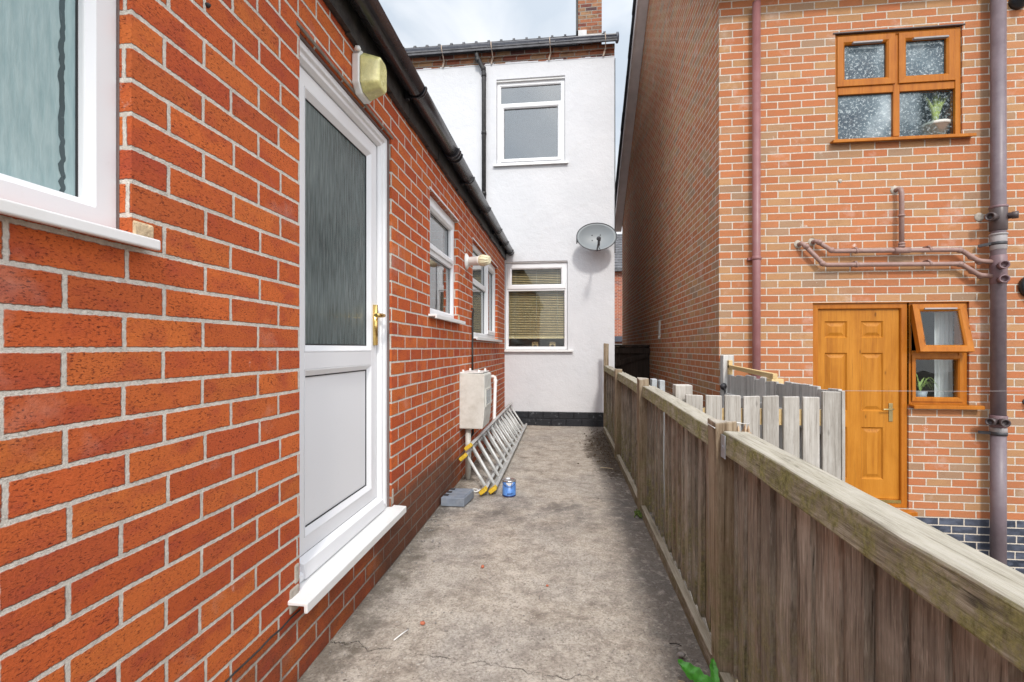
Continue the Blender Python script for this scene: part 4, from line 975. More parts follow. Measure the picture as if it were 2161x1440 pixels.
for x_ in (2.80, 3.45): q.lathe([(0.026, 0), (0.026, 0.022)], (x_, 4.93, 2.148), (1, 0, 0), 12); q.box(x_, x_+0.02, 4.93, 4.999, 2.16, 2.185)
q.tube([(3.215, 4.93, 2.145), (3.215, 4.93, 2.70), (3.21, 4.935, 2.735), (3.205, 4.96, 2.745), (3.205, 5.01, 2.745)], 0.0215, 12)
for z_ in (2.175, 2.20, 2.47): q.lathe([(0.028, 0), (0.028, 0.018)], (3.215, 4.93, z_), (0, 0, 1), 12)
q.lathe([(0.03, -0.07), (0.03, 0.07)], (3.215, 4.93, 2.143), (1, 0, 0), 12)
lab(q.build('waste_pipe', PIPEW, nb), 'upper brown waste pipe with a rising branch')
q = MB()
for (x_, z_) in ((2.31, 2.24), (2.44, 2.26), (3.20, 2.75)): q.blob((x_, 5.0, z_), (0.042, 0.007, 0.042), 12)
q.blob((2.70, 4.999, 2.86), (0.022, 0.008, 0.02), 9); q.build('cement_patch', CEMENT, nb)
# outlets on the far right
def flue(x_, z_, r, label, tilt=0.0):
    q = MB(); ax_ = Vector((tilt, -1, 0)).normalized()
    q.lathe([(r, 0), (r, 0.02), (r*0.93, 0.045), (r*0.62, 0.06), (r*0.58, 0.13), (r*0.44, 0.13), (r*0.42, 0.08), (0.001, 0.08)], (x_, 4.999, z_), ax_, 26)
    tag(q.build('flue_outlet', plain('black_flue', (0.015, 0.02, 0.025), 0.4)), label, 'flue')
flue(4.375, 1.785, 0.105, 'round black flue outlet right of the brown soil pipe branches', 0.15)
flue(4.27, 4.50, 0.075, 'smaller black outlet high up beside the top of the soil pipe', 0.0)
q = MB(); q.tube([(4.345, 4.999, 0.69), (4.345, 4.93, 0.69), (4.345, 4.915, 0.66)], 0.014, 10); q.lathe([(0.03, 0), (0.03, 0.008)], (4.345, 4.999, 0.69), (0, -1, 0), 14)
q.lathe([(0.024, 0), (0.024, 0.01)], (4.345, 4.935, 0.70), (0, 0, 1), 10)
tag(q.build('garden_tap', DARKM), 'small dark tap stub low on the wall right of the soil pipe', 'tap')
q = MB(); q.box(1.535, 1.549, 8.0, 8.10, 1.38, 1.66); q.box(1.52, 1.549, 8.02, 8.05, 1.36, 1.40)
tag(q.build('wall_fitting', METERB), 'small pale fitting on the shaded side wall of the neighbour house', 'fitting')

# potted plants in the windows
pl = thing('potted_plant', 'aloe in a pale pot behind the upstairs textured glass', 'plant', (3.66, 5.15, 3.285))
m2 = MB(); m2.lathe([(0.085, 0), (0.115, 0.12), (0.125, 0.12), (0.125, 0.15), (0.10, 0.15)], (3.66, 5.15, 3.285), (0, 0, 1), 24); m2.build('pot', TERRA, pl)
m2 = MB()
for k in range(9):
    an = random.uniform(0, 2*PI); L = random.uniform(0.26, 0.44); sp_ = random.uniform(0.03, 0.13)
    pts = [(3.66+sp_*math.cos(an)*(t_*t_)*1.4, 5.14+0.3*sp_*math.sin(an)*t_*t_, 3.43+L*t_) for t_ in (0, 0.25, 0.5, 0.75, 1)]
    m2.tube(pts, [0.020, 0.022, 0.018, 0.011, 0.002], 7)
m2.build('leaves', LEAFY, pl)
m2 = MB(); PQ(P, m2, 2.66, 3.79, 3.25, 3.284, 0.08, 0.34); m2.build('inner_ledge', ROOML, nb)
sp2 = thing('potted_plant', 'spider plant in a grey pot in the window beside the oak door', 'plant', (3.50, 5.11, 0.67))
m2 = MB(); m2.lathe([(0.045, 0), (0.058, 0.105), (0.052, 0.105), (0.05, 0.09)], (3.50, 5.11, 0.667), (0, 0, 1), 20); m2.build('pot', POTG, sp2)
m2 = MB()
for k in range(16):
    an = random.uniform(0, 2*PI); L = random.uniform(0.10, 0.22); hgt = random.uniform(0.08, 0.16)
    def lf(u, v, an=an, L=L, hgt=hgt):
        r_ = L*u; zz = 0.77+hgt*math.sin(u*PI*0.75)*1.3 - 0.08*u*u
        w_ = 0.007*(1-u*0.9)*(v-0.5)*2
        return (3.50+r_*math.cos(an)-w_*math.sin(an), 5.11+0.35*r_*math.sin(an)+w_*math.cos(an), zz+abs(v-0.5)*0.004)
    m2.grid(lf, 8, 2)
m2.build('leaves', LEAFP, sp2)

# ================================================================== BOUNDARY FENCE
fe = thing('boundary_fence', 'weathered brown board fence with a capped rail along the right of the path', 'fence', (0.58, 2.5, 0))
posts = [(-1.55, 0.95, 0.0), (0.12, 0.93, 0.0), (1.795, 0.935, 0.014), (3.56, 0.98, 0.0), (5.22, 0.972, 0.0), (6.98, 1.27, 0.0)]
for i, (py, pt, lean) in enumerate(posts):
    m2 = MB(); x0, x1, hy = 0.528, 0.600, 0.05
    if i == 5: hy = 0.035; x0, x1 = 0.545, 0.615
    segs = 9
    for k in range(segs):
        za, zb = -0.3+(pt+0.3)*k/segs, -0.3+(pt+0.3)*(k+1)/segs
        if k == segs-1 and i in (2, 3, 4): zb -= 0.0
    wv = lambda z: lean*(1-z)
    zs = [-0.3+(pt+0.3)*k/segs for k in range(segs+1)]
    b = len(m2.v)
    for z_ in zs:
        j_ = lambda: random.uniform(-0.0018, 0.0018)
        m2.v += [(x0+j_()+wv(z_), py-hy+j_(), z_), (x1+j_()+wv(z_), py-hy+j_(), z_), (x1+j_()+wv(z_), py+hy+j_(), z_), (x0+j_()+wv(z_), py+hy+j_(), z_)]
    top = len(zs)-1
    for c_ in range(4):
        vx = m2.v[b+top*4+c_]; m2.v[b+top*4+c_] = (vx[0], vx[1], vx[2]+random.uniform(-0.012, 0.008))
    for k in range(top):
        for c_ in range(4): m2.face([b+k*4+c_, b+k*4+(c_+1) % 4, b+k*4+4+(c_+1) % 4, b+k*4+4+c_], i*0.13)
    m2.face([b+top*4+c_ for c_ in range(4)], i*0.13)
    po = m2.build('post', POST, fe, 0.006, 2)
    if i == 2:
        lab(po, 'split post with a splintered top'); 
        m3 = MB()
        for k in range(7):
            xx = 0.60+0.012*k; m3.hexa([(xx, 1.80, 0.80), (xx+0.011, 1.80, 0.80), (xx+0.011, 1.835, 0.80), (xx, 1.835, 0.80), (xx+0.002, 1.805, 0.905+random.uniform(-0.05, 0.03)), (xx+0.007, 1.805, 0.90+random.uniform(-0.05, 0.02)), (xx+0.008, 1.83, 0.89), (xx, 1.83, 0.88)], random.random())
        lab(m3.build('splinter', plain('raw_split_wood', (0.48, 0.34, 0.22), 0.9, var=0.35, scale=45, bump=0.6), fe, 0.001), 'pale torn wood behind the split post')
def bent_rail(mb, y0, y1, x0, x1, z0, z1, rnd, n=14, amp=0.004, rise=0.0):
    b = len(mb.v)
    for k in range(n+1):
        y_ = y0+(y1-y0)*k/n; j_ = lambda: random.uniform(-amp*0.4, amp*0.4); s_ = amp*0.5*math.sin(k*0.5+rnd*9) + rise*k/n
        mb.v += [(x0+j_(), y_, z0+j_()+s_), (x1+j_(), y_, z0+j_()+s_), (x1+j_(), y_, z1+j_()+s_), (x0+j_()+0.004, y_, z1+j_()+s_)]
    for k in range(n):
        for c_ in range(4): mb.face([b+k*4+c_, b+k*4+(c_+1) % 4, b+k*4+4+(c_+1) % 4, b+k*4+4+c_], rnd)
    mb.face([b, b+1, b+2, b+3], rnd); mb.face([b+n*4+c_ for c_ in range(4)], rnd)
for i in range(5):
    ya = posts[i][0]+0.052; yb = posts[i+1][0]-0.052
    if i == 4: yb = 6.944
    zt, rise = [(0.865, 0.0), (0.878, 0.026), (0.896, 0.03), (0.918, 0.018), (0.932, 0.012)][i]
    m2 = MB(); bent_rail(m2, ya, yb, 0.549, 0.638, zt-0.078, zt, i*0.17+0.05, rise=rise); m2.build('rail', RAIL, fe, 0.006, 2)
    m2 = MB(); y_ = ya-0.03; k = 0
    while y_ < yb+0.01:
        wd = random.uniform(0.092, 0.125); e = min(y_+wd, yb+0.03); r_ = random.random()
        xf = 0.586+random.uniform(-0.004, 0.004); bt_ = 0.03+random.uniform(0, 0.02); ns = 6
        b = len(m2.v); tl = random.uniform(-0.003, 0.003)
        for q_ in range(ns+1):
            z_ = bt_+(zt-0.012-bt_)*q_/ns; w_ = random.uniform(-0.0016, 0.0016)+tl*(q_/ns)
            m2.v += [(xf-0.007+w_, y_, z_), (xf+0.009+w_, e+0.012, z_), (xf+0.016+w_, e+0.012, z_), (xf+0.012+w_, y_, z_)]
        for q_ in range(ns):
            for c_ in range(4): m2.face([b+q_*4+c_, b+q_*4+(c_+1) % 4, b+q_*4+4+(c_+1) % 4, b+q_*4+4+c_], r_)
        m2.face([b, b+1, b+2, b+3], r_); m2.face([b+ns*4+c_ for c_ in range(4)], r_)
        y_ += wd-0.004; k += 1
    m2.build('board_panel', FENCE, fe)
    m2 = MB(); bent_rail(m2, ya-0.02 if i else ya, yb-0.01, 0.534, 0.574, -0.01, 0.055, i*0.21, 10, 0.004); m2.build('gravel_board', GRAVB, fe, 0.004)
m2 = MB(); m2.box(0.5455, 0.549, 1.70, 1.742, 0.815, 0.895); m2.lathe([(0.005, 0), (0.004, 0.003)], (0.5455, 1.72, 0.855), (-1, 0, 0), 8); m2.build('rail_bracket', GALV, fe)
m2 = MB(); m2.box(0.5455, 0.549, 1.85, 1.872, 0.79, 0.86); m2.build('rail_bracket', GALV, fe)
m2 = MB(); m2.tube([(0.62, 1.80, 0.928), (0.75, 2.1, 0.878), (0.92, 2.5, 0.818), (1.05, 2.847, 0.768)], 0.0016, 5)
m2.tube([(0.5265, 1.744, 0.915), (0.5265, 1.845, 0.917), (0.602, 1.847, 0.92), (0.62, 1.80, 0.928)], 0.0014, 5)
tag(m2.build('string', WHITEP), 'thin white string tied round the split fence post', 'string')

# ================================================================== PICKET PANEL AND GATE
pf = thing('picket_fence', 'short silvered picket panel standing across the yard behind the brown fence', 'fence', (1.1, 2.87, -1.1))
edges = [(0.696, 0.792, 0.925), (0.810, 0.900, 0.924), (0.916, 1.005, 0.926), (1.021, 1.112, 0.922), (1.128, 1.215, 0.925), (1.238, 1.325, 0.922), (1.343, 1.432, 0.921), (1.447, 1.545, 0.953)]
for i, (x0, x1, zt) in enumerate(edges):
    m2 = MB(); jt = random.uniform(-0.003, 0.003)
    m2.hexa([(x0, 2.85, -1.0), (x1, 2.85, -1.0), (x1, 2.871, -1.0), (x0, 2.871, -1.0), (x0+jt, 2.85+jt, zt+jt), (x1+jt, 2.85+jt, zt-jt), (x1+jt, 2.871+jt, zt-jt), (x0+jt, 2.871+jt, zt+jt)], random.random())
    pk = m2.build('picket', GREYW, pf, 0.004)
for zr in (0.80, 0.0, -0.75):
    m2 = MB(); m2.box(0.70, 1.55, 2.872, 2.91, zr-0.045, zr+0.045, 0.4); m2.build('rail', NEWW, pf)
m2 = MB(); m2.box(0.652, 0.752, 2.9105, 3.0, -1.11, 0.978, 0.2); m2.build('post', GREYW, pf, 0.006)
m2 = MB(); m2.box(1.5475, 1.566, 2.848, 2.89, -1.0, 0.957, 0.9); m2.build('end_board', GREYW, pf, 0.003)

ga = thing('side_gate', 'grey boarded gate running from the picket panel back to the house corner', 'gate', (1.58, 3.8, -1.1))
m2 = MB(); y_ = 2.92
while y_ < 4.80:
    wd = random.uniform(0.085, 0.125); zt = 0.953+random.uniform(-0.016, 0.012); r_ = random.random(); xo = random.uniform(-0.003, 0.003)
    m2.hexa([(1.570+xo, y_, -0.95), (1.590+xo, y_, -0.95), (1.590+xo, y_+wd-0.005, -0.95), (1.570+xo, y_+wd-0.005, -0.95), (1.570+xo, y_, zt), (1.590+xo, y_, zt), (1.590+xo, y_+wd-0.005, zt-random.uniform(-0.006, 0.008)), (1.570+xo, y_+wd-0.005, zt-0.003)], r_)
    y_ += wd
m2.build('boards', GREYD, ga, 0.003)
for zr in (0.72, -0.6):
    m2 = MB(); m2.box(1.535, 1.568, 2.95, 4.78, zr-0.045, zr+0.045, 0.3); m2.build('ledge', GREYD, ga, 0.004)
m2 = MB(); m2.bar((1.552, 3.0, -0.52), (1.552, 4.7, 0.62), (1, 0, 0), 0.09, 0.03, 0.6); m2.build('brace', GREYD, ga)
gp = thing('gate_post', 'grey gate post at the house corner with pale timber latch arm', 'post', (1.6, 4.9, -1.1))
m2 = MB(); m2.box(1.545, 1.650, 4.86, 4.955, -1.12, 1.13, 0.15); m2.build('post', GREYD, gp, 0.006)
m2 = MB(); m2.box(1.585, 1.62, 4.815, 4.859, 0.94, 1.08, 0.3); m2.build('block', NEWW, gp, 0.003)
m2 = MB(); m2.hexa([(1.585, 3.83, 0.962), (1.62, 3.83, 0.962), (1.62, 4.85, 1.0), (1.585, 4.85, 1.0), (1.585, 3.83, 1.002), (1.62, 3.83, 1.002), (1.62, 4.85, 1.035), (1.585, 4.85, 1.035)], 0.6); m2.box(1.578, 1.665, 3.83, 3.98, 0.955-0.04, 0.9615, 0.4); m2.build('latch_arm', NEWW, gp, 0.003)
m2 = MB(); m2.blob((1.545, 4.85, 0.82), (0.03, 0.03, 0.035), 9); m2.tube([(1.545, 4.85, 0.85), (1.55, 4.83, 0.80), (1.555, 4.82, 0.70), (1.55, 4.84, 0.5)], 0.008, 6); m2.build('hinge', DARKM, gp)
m2 = MB(); m2.tube([(1.56, 2.87, 0.957), (2.6, 3.42, 0.915), (3.6, 3.94, 0.882), (4.6, 4.47, 0.845), (5.6, 4.999, 0.82)], 0.0013, 6)
tag(m2.build('washing_line', PIPEG), 'thin pale washing line stretched across in front of the oak door', 'washing line')
for i, (x0, x1, y0, zt) in enumerate(((0.812, 0.862, 4.60, 0.905), (0.876, 0.924, 4.55, 0.895))):
    m2 = MB(); m2.box(x0, x1, y0, y0+0.1, -1.12, zt)
    tag(m2.build('concrete_post', CONCP, None, 0.006), ['pale grey post behind the fence, the one nearer the white house', 'pale grey post behind the fence, the one nearer the picket panel'][i], 'post', 'grey posts in the side passage')

# far gate and far house
fg = thing('passage_gate', 'dark brown timber gate closing the passage beside the white house', 'gate', (1.1, 9, -1.1))
m2 = MB(); xx = 0.742
while xx < 1.52: m2.box(xx, min(xx+0.118, 1.545), 9.0, 9.022, -1.1, 1.225+random.uniform(-0.003, 0.003), random.random()); xx += 0.12
m2.build('boards', DARKW, fg)
m2 = MB(); m2.box(0.74, 1.547, 8.955, 8.999, 1.10, 1.20, 0.2); m2.box(0.74, 1.547, 8.97, 9.04, 1.226, 1.262, 0.3); m2.box(0.74, 1.547, 8.955, 8.999, 0.0, 0.1, 0.5); m2.build('ledge', DARKW, fg, 0.003)
m2 = MB(); m2.bar((0.80, 8.975, 0.86), (1.5, 8.975, 1.08), (0, 1, 0), 0.09, 0.03, 0.4); m2.build('brace', DARKW, fg)
fh = thing('far_house', 'distant red brick house with a slate roof glimpsed through the gap', 'house', (3, 26, -1.1))
m2 = MB(); wall_grid(PF(24.0), m2, -1.0, 9.0, -1.1, 5.15, [(2.30, 3.05, -0.75, 1.42)], 0.25); m2.box(-1, 9, 24.3, 30, -1.1, 5.1); m2.build('wall', FARB, fh)
m2 = MB(); m2.hexa([(-1.2, 23.75, 5.08), (9.2, 23.75, 5.08), (9.2, 27.2, 7.62), (-1.2, 27.2, 7.62), (-1.2, 23.75, 5.16), (9.2, 23.75, 5.16), (9.2, 27.2, 7.70), (-1.2, 27.2, 7.70)])
for i in range(14):
    t0 = i/14; y0 = 23.75+3.45*t0; z0 = 5.165+2.54*t0
    xx = -1.2+0.15*(i % 2)
    while xx < 9.0: m2.box(xx, xx+0.29, y0, y0+0.02, z0, z0+0.03+random.uniform(0, 0.02), random.random()); xx += 0.3
m2.box(-1.2, 9.2, 23.7, 23.78, 5.02, 5.10)
m2.build('roof', SLATE, fh)
P = PF(24.0)
m2 = MB(); ring(P, m2, 2.30, 3.05, -0.75, 1.42, [(0, 0.1), (0, 0.02), (0.06, 0.02), (0.06, 0.1)]); fd = m2.build('door', UPVC, fh)
m2 = MB(); PQ(P, m2, 2.36, 2.99, -0.69, 0.45, 0.05, 0.09); PQ(P, m2, 2.36, 2.46, 0.45, 1.36, 0.05, 0.09); PQ(P, m2, 2.89, 2.99, 0.45, 1.36, 0.05, 0.09); m2.build('door_leaf', UPVC, fd)
m2 = MB(); PQ(P, m2, 2.46, 2.89, 0.45, 1.36, 0.06, 0.08); m2.build('pane', plain('pale_blind_glass', (0.5, 0.44, 0.33), 0.2), fd)
m2 = MB(); m2.box(2.1, 3.3, 23.3, 23.995, 1.52, 1.78); m2.build('canopy', NAVY, fh)
m2 = MB(); m2.box(2.76, 2.90, 23.4, 23.5, 1.15, 1.42); m2.box(2.77, 2.89, 23.4, 23.5, 0.90, 1.10); m2.build('lamp', DARKM, fh)

# ================================================================== GROUND
m2 = MB(); m2.box(-60, 60, -40, 90, -1.5, -1.1); structure(m2.build('ground', GROUND))
from mathutils import noise as mnoise
m2 = MB()
def top(u, v):
    x_ = -0.965+1.60*u; y_ = -3.0+10.29*v
    return (x_, y_, 0.006*(mnoise.noise(Vector((x_*2.2, y_*2.2, 3.1))))+0.0025*mnoise.noise(Vector((x_*9, y_*9, 1)))-0.004)
m2.grid(top, 60, 380)
m2.box(-0.965, 0.635, -3.0, 7.285, -1.12, -0.03)
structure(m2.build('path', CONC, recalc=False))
m2 = MB(); m2.box(0.64, 1.54, 2.0, 14, -1.098, -1.06); m2.box(0.64, 9, -3, 4.99, -1.098, -1.055); structure(m2.build('yard', CONC))

# ladder: two stacked sections lying on their long edge
ld = thing('ladder', 'aluminium extension ladder with yellow feet lying on its side against the wall', 'ladder', (-0.7, 5.5, 0))
secs = [((-0.598, 3.80, 0.040), (-0.615, 7.08, 0.040), (-0.835, 3.955, 0.352), (-0.852, 7.235, 0.345)),
        ((-0.672, 3.765, 0.038), (-0.690, 6.95, 0.038), (-0.868, 3.90, 0.275), (-0.885, 7.05, 0.27))]
for (l0, l1, u0, u1) in secs:
    l0, l1, u0, u1 = map(Vector, (l0, l1, u0, u1)); wv_ = (u0-l0).normalized()
    nn = (l1-l0).normalized().cross(wv_).normalized()
    for (p0, p1) in ((l0, l1), (u0, u1)):
        q = MB(); q.bar(p0, p1, nn, 0.024, 0.062); q.build('rail', ALU, ld, 0.004)
        q = MB(); dv = (p1-p0).normalized(); q.bar(p0-dv*0.028, p0+dv*0.045, nn, 0.032, 0.066); q.build('foot', YELLOW, ld, 0.006)
    nr = 12; dl = (l1-l0)
    for k in range(nr):
        t_ = (0.12+0.268*k)/dl.length
        if t_ > 0.99: break
        a = l0+dl*t_; b = u0+(u1-u0)*t_
        q = MB(); q.tube([a, b], 0.0145, 10); q.build('rung', ALU, ld)

# paint tin
tn_ = thing('paint_tin', 'blue paint tin standing on the path beside the ladder feet', 'tin', (-0.463, 3.80, 0))
c_ = (-0.463, 3.80, 0.0)
m2 = MB(); m2.lathe([(0.053, 0), (0.055, 0.004), (0.054, 0.008), (0.0535, 0.118)], c_, (0, 0, 1), 32); m2.build('body', TINB, tn_)
m2 = MB(); m2.lathe([(0.0555, 0.0), (0.056, 0.002), (0.0555, 0.010), (0.054, 0.011)], c_, (0, 0, 1), 32); m2.build('base_rim', TIND, tn_)
m2 = MB(); m2.lathe([(0.0535, 0.118), (0.057, 0.120), (0.057, 0.128), (0.052, 0.130), (0.046, 0.1285), (0.045, 0.123), (0.001, 0.124)], c_, (0, 0, 1), 32); m2.build('lid', TINM, tn_)
def on_tin(an, z, r=0.0545): return (c_[0]+r*math.sin(an), c_[1]-r*math.cos(an), z)
m2 = MB(); m2.tube([on_tin(-1.3+2.6*k/16+0.1, 0.112-0.03*math.sin(PI*k/16), 0.0565) for k in range(17)], 0.0016, 6); m2.build('handle', DARKM, tn_)
m2 = MB(); m2.grid(lambda u, v: on_tin(-0.35+1.0*u, 0.115-v*0.024*math.sin(PI*(0.1+0.8*u)), 0.0541), 12, 3); m2.build('paint_splash', WHITEP, tn_)
m2 = MB(); m2.tube([on_tin(0.48, 0.117, 0.0548), on_tin(0.50, 0.09, 0.0546), on_tin(0.55, 0.062, 0.0546)], [0.002, 0.002, 0.001], 6)
m2.tube([on_tin(-0.45, 0.095, 0.0548), on_tin(-0.45, 0.082, 0.0546)], [0.003, 0.002], 6); m2.build('drip', TIND, tn_)
m2 = MB()
for k in range(5):
    a_ = -0.15+k*0.17
    for j_ in range(2): m2.tube([on_tin(a_+j_*0.06, 0.018+0.001*k, 0.0545), on_tin(a_+j_*0.05+0.01, 0.030+0.001*k, 0.0545)], 0.0014, 5)
    if k % 2: m2.tube([on_tin(a_, 0.025+0.001*k, 0.0545), on_tin(a_+0.06, 0.025+0.001*k, 0.0545)], 0.0014, 5)
m2.build('lettering', TIND, tn_)

# blue-grey plastic lid against the wall
sl = thing('plastic_slab', 'blue grey slotted plastic slab lying on the path against the wall', 'slab', (-0.84, 3.57, 0))
P0 = [(-0.945, 3.47), (-0.765, 3.47), (-0.735, 3.70), (-0.925, 3.70)]
m2 = MB(); m2.prism([(x_, y_, 0.002) for x_, y_ in P0], (0, 0, 0.066)); m2.build('body', SLATEB, sl, 0.006, 3)
m2 = MB()
for k in range(3):
    t0, t1 = 0.06+k*0.33, 0.06+k*0.33+0.25
    def lp(s, t): 
        a = Vector((*P0[0], 0)).lerp(Vector((*P0[3], 0)), t); b = Vector((*P0[1], 0)).lerp(Vector((*P0[2], 0)), t); q = a.lerp(b, s); return (q.x, q.y)
    m2.hexa([(*lp(0.04, t0), 0.0675), (*lp(0.96, t0), 0.0675), (*lp(0.96, t1), 0.0675), (*lp(0.04, t1), 0.0675), (*lp(0.04, t0), 0.073), (*lp(0.96, t0), 0.073), (*lp(0.96, t1), 0.076), (*lp(0.04, t1), 0.076)], 0.2*k)
m2.build('ribs', SLATEB, sl, 0.003)
m2 = MB()
for k in range(3):
    x_, y_ = lp(0.16, 0.18+k*0.33); m2.box(x_-0.018, x_+0.018, y_-0.016, y_+0.016, 0.0735, 0.0775)
m2.build('slot', GASKET, sl)

m2 = MB(); m2.tube([(-0.76+0.05*math.cos(k*2*PI/14), 3.86+0.028*math.sin(k*2*PI/14), 0.012+0.006*math.sin(k*2.1)) for k in range(15)], 0.006, 6)
tag(m2.build('plastic_scrap', LITTER), 'scrap of white plastic strapping on the ground beneath the meter box', 'litter')

# weeds
wd_ = thing('weed', 'bright green dock weed growing at the fence foot', 'weed', (0.47, 1.62, 0))
def leaf_mesh(p0, dirv, L, W, lift, roll=0.0):
    dirv = Vector(dirv).normalized(); side_ = dirv.cross(Vector((0, 0, 1))).normalized()
    m = MB()
    def fn(u, v):
        w_ = W*math.sin(PI*min(1, 0.06+u*0.94))**0.75*(1+0.10*math.sin(u*22+v))*(v-0.5)*2
        p = Vector(p0)+dirv*L*u*math.cos(lift*u*0.6)+Vector((0, 0, 1))*(L*math.sin(lift)*u - 0.25*L*u*u*lift)+side_*w_
        p += Vector((0, 0, 1))*(abs(v-0.5)*W*0.7 + 0.004*math.sin(u*30+v*4))
        return p
    m.grid(fn, 16, 8); return m
for (p0, dv, L, W, lf_) in (((0.515, 1.66, 0.005), (-0.75, 0.62, 0), 0.155, 0.038, 0.5), ((0.512, 1.67, 0.005), (0.06, 0.5, 0), 0.12, 0.014, 1.25), ((0.52, 1.64, 0.004), (0.1, -0.7, 0), 0.10, 0.02, 0.5), ((0.515, 1.65, 0.004), (-0.7, -0.3, 0), 0.12, 0.024, 0.4)):
    leaf_mesh(p0, dv, L, W, lf_).build('leaf', LEAFG, wd_)
mw = thing('moss_tuft', 'little green moss tuft at the foot of the second visible fence post', 'moss', (0.52, 3.45, 0))
m2 = MB()
for k in range(60):
    x_, y_ = 0.515+random.gauss(0, 0.012), 3.46+random.gauss(0, 0.03); m2.blob((x_, y_, 0.004+random.random()*0.012), (0.006, 0.006, 0.009), 5)
m2.build('foliage', plain('moss_green', (0.10, 0.15, 0.03), 0.9, var=0.4, scale=60), mw)
# leaf litter
m2 = MB()
for k in range(1500):
    t_ = random.random(); y_ = random.gauss(5.7, 0.75); x_ = 0.53-abs(random.gauss(0, 0.10+0.08*math.exp(-((y_-6.2)/0.45)**2)))
    if y_ > 7.2 or y_ < 3.7 or x_ < -0.1: continue
    s_ = random.uniform(0.003, 0.011); an = random.uniform(0, PI)
    c1, s1_ = math.cos(an)*s_, math.sin(an)*s_*0.6; z_ = 0.002+random.random()*0.008
    n = len(m2.v); m2.v += [(x_-c1, y_-s1_, z_), (x_+s1_, y_-c1, z_+0.003*random.random()), (x_+c1, y_+s1_, z_+0.004*random.random()), (x_-s1_, y_+c1, z_+0.002)]
    m2.face([n, n+1, n+2, n+3], random.random())
for k in range(160):
    y_ = random.gauss(6.0, 0.6); x_ = 0.53-abs(random.gauss(0, 0.12))
    if y_ > 7.2: continue
    m2.blob((x_, y_, 0.003), (random.uniform(0.004, 0.012), random.uniform(0.004, 0.012), random.uniform(0.003, 0.009)), 6)
lit = m2.build('leaf_litter', SOIL, recalc=False); lit['kind'] = 'stuff'; lit['label'] = 'dark leaf litter and soil along the far fence foot'; 
# loose grit
m2 = MB()
for k in range(700):
    y_ = 1.2+5.8*random.random()**1.6; x_ = random.uniform(-0.93, 0.5) if random.random() < 0.55 else random.choice((-0.93+abs(random.gauss(0, 0.06)), 0.5-abs(random.gauss(0, 0.07))))
    s_ = random.uniform(0.0015, 0.0045); m2.blob((x_, y_, 0.001), (s_, s_, s_*0.7), 5)
for k in range(260):
    y_ = random.uniform(2.4, 7.0); x_ = -0.95+abs(random.gauss(0, 0.09)) if y_ < 3.9 else random.uniform(-0.93, -0.66)
    s_ = random.uniform(0.002, 0.008); m2.blob((x_, y_, 0.002), (s_, s_*random.uniform(0.6, 1.2), s_*0.7), 6)
gr = m2.build('grit', STONE, recalc=False); gr['kind'] = 'stuff'; gr['label'] = 'loose grit scattered over the concrete path'
def bit(name, m, pos, r, label, cat, n=8):
    q = MB(); q.blob(pos, r, n); tag(q.build(name, m), label, cat)
bit('pebble', STONE, (0.443, 1.885, 0.010), (0.016, 0.012, 0.010), 'rounded grey pebble on the path near the green weed', 'pebble', 10)
bit('brick_chip', CHIP, (-0.455, 2.53, 0.006), (0.010, 0.012, 0.008), 'red brick chip on the path beside the far end of the door sill', 'chip')
bit('brick_chip', CHIP, (-0.62, 1.98, 0.006), (0.012, 0.009, 0.008), 'red brick chip on the path below the middle of the door sill', 'chip')
bit('brick_chip', CHIP, (-0.095, 2.37, 0.003), (0.007, 0.007, 0.005), 'tiny red brick chip in the middle of the path', 'chip')
bit('brick_chip', CHIP, (-0.50, 3.86, 0.005), (0.016, 0.010, 0.006), 'red brick chip between the ladder feet and the paint tin', 'chip')
bit('brick_chip', BEIGEP, (0.505, 1.70, 0.010), (0.012, 0.012, 0.010), 'pale broken chip tucked beside the weed', 'chip')
def stick(p0, p1, r, m, name, label, cat):
    q = MB(); md_ = Vector(p0).lerp(Vector(p1), 0.5)+Vector((0.003, 0.004, 0.003)); q.tube([p0, md_, p1], [r, r*0.9, r*0.7], 6); tag(q.build(name, m), label, cat)
stick((0.435, 1.80, 0.004), (0.475, 1.808, 0.004), 0.0025, TWIG, 'twig', 'dark twig nearest the green weed', 'twig')
stick((0.415, 1.96, 0.004), (0.46, 1.95, 0.004), 0.0022, TWIG, 'twig', 'dark twig beside the gravel board just beyond the pebble', 'twig')
stick((0.40, 1.745, 0.004), (0.43, 1.725, 0.004), 0.0014, STRAW, 'straw', 'pale straw lying left of the green weed', 'straw')
stick((-0.70, 1.85, 0.006), (-0.665, 1.93, 0.005), 0.003, WHITEP, 'stick', 'small white stick on the path below the door sill', 'stick')
stick((0.34, 4.75, 0.008), (0.46, 4.72, 0.006), 0.004, STRAW, 'straw', 'longer pale straw among the leaf litter by the fence', 'straw')

# ================================================================== CAMERA
cam = bpy.data.cameras.new('camera'); co = bpy.data.objects.new('camera', cam); COL.objects.link(co)
cam.sensor_width = 36; cam.lens = 36*990/2161; cam.shift_y = 15/2161; cam.clip_start = 0.02; cam.clip_end = 500
co.location = (0, 0, 1.2); co.rotation_euler = (math.radians(90), 0, math.atan(114.5/990)); S.camera = co

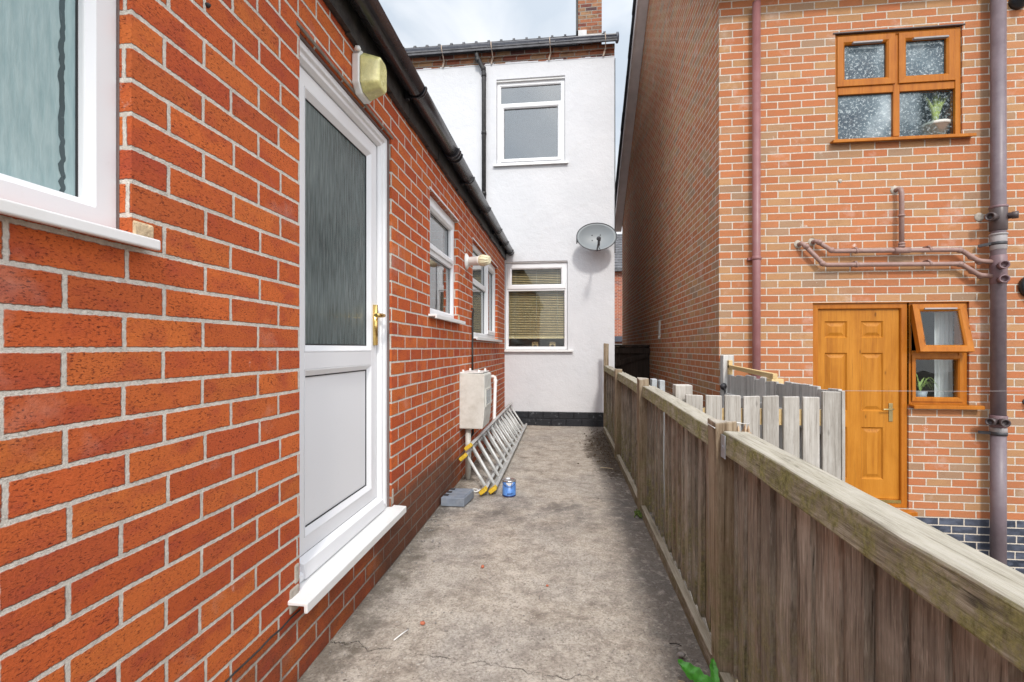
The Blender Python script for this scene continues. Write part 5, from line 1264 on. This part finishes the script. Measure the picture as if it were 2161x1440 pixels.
# ================================================================== LIGHT
SKY_LO, SKY_HI = 0.76, 1.68
sd = Vector((0.18, -1.0, 0.83)).normalized()
el = math.asin(sd.z); az = math.atan2(sd.x, sd.y)
sun = bpy.data.lights.new('sun', 'SUN'); sun.energy = 1.25; sun.angle = math.radians(6); sun.color = (1, 0.95, 0.88)
so_ = bpy.data.objects.new('sun', sun); COL.objects.link(so_); so_.rotation_euler = (-sd).to_track_quat('-Z', 'Y').to_euler(); so_.location = (2, -10, 9)
W = bpy.data.worlds.new('World'); S.world = W; W.use_nodes = True
nt = W.node_tree; nt.nodes.clear()
def wn_(t_, **k):
    n = nt.nodes.new(t_)
    for a, b in k.items(): setattr(n, a, b)
    return n
ot = wn_('ShaderNodeOutputWorld'); bg = wn_('ShaderNodeBackground'); bg.inputs[1].default_value = 0.10
sk = wn_('ShaderNodeTexSky', sky_type='NISHITA'); sk.sun_disc = False; sk.sun_elevation = el; sk.sun_rotation = az; sk.air_density = 1.0; sk.dust_density = 2.0
tc = wn_('ShaderNodeTexCoord'); mp = wn_('ShaderNodeVectorMath', operation='MULTIPLY'); mp.inputs[1].default_value = (1, 1, 1.8)
nt.links.new(tc.outputs['Generated'], mp.inputs[0])
n1 = wn_('ShaderNodeTexNoise'); n1.inputs['Scale'].default_value = 3.2; n1.inputs['Detail'].default_value = 6; n1.inputs['Roughness'].default_value = 0.5; n1.inputs['Distortion'].default_value = 0.4
nt.links.new(mp.outputs[0], n1.inputs['Vector'])
cr = wn_('ShaderNodeValToRGB'); cr.color_ramp.elements[0].position = 0.36; cr.color_ramp.elements[0].color = (5.7, 6.35, 7.1, 1); cr.color_ramp.elements[1].position = 0.64; cr.color_ramp.elements[1].color = (9.8, 9.8, 9.9, 1)
nt.links.new(n1.outputs[0], cr.inputs[0])
mx = wn_('ShaderNodeMix', data_type='RGBA'); mx.inputs['Factor'].default_value = 0.88
nt.links.new(sk.outputs[0], mx.inputs[6]); nt.links.new(cr.outputs[0], mx.inputs[7])
# thin bright cloud: brighter overhead and towards the veiled sun, as an overcast sky is
dn = wn_('ShaderNodeVectorMath', operation='NORMALIZE'); nt.links.new(tc.outputs['Generated'], dn.inputs[0])
dp = wn_('ShaderNodeVectorMath', operation='DOT_PRODUCT'); nt.links.new(dn.outputs[0], dp.inputs[0]); dp.inputs[1].default_value = tuple(Vector((0.25, -0.45, 0.86)).normalized())
gr_ = wn_('ShaderNodeMapRange', interpolation_type='SMOOTHSTEP'); nt.links.new(dp.outputs['Value'], gr_.inputs[0])
for i_, q_ in enumerate((0.0, 1.0, SKY_LO, SKY_HI)): gr_.inputs[i_+1].default_value = q_
ms = wn_('ShaderNodeVectorMath', operation='SCALE'); nt.links.new(mx.outputs[2], ms.inputs[0]); nt.links.new(gr_.outputs[0], ms.inputs['Scale'])
nt.links.new(ms.outputs[0], bg.inputs[0]); nt.links.new(bg.outputs[0], ot.inputs[0])
S.view_settings.view_transform = 'Standard'; S.view_settings.look = 'None'; S.view_settings.exposure = 0.78; S.view_settings.gamma = 1
S.cycles.max_bounces = 10; S.cycles.diffuse_bounces = 6; S.cycles.transparent_max_bounces = 24
S.cycles.use_denoising = True; S.cycles.denoiser = 'OPENIMAGEDENOISE'; S.cycles.denoising_input_passes = 'RGB_ALBEDO_NORMAL'; S.cycles.denoising_prefilter = 'NONE'
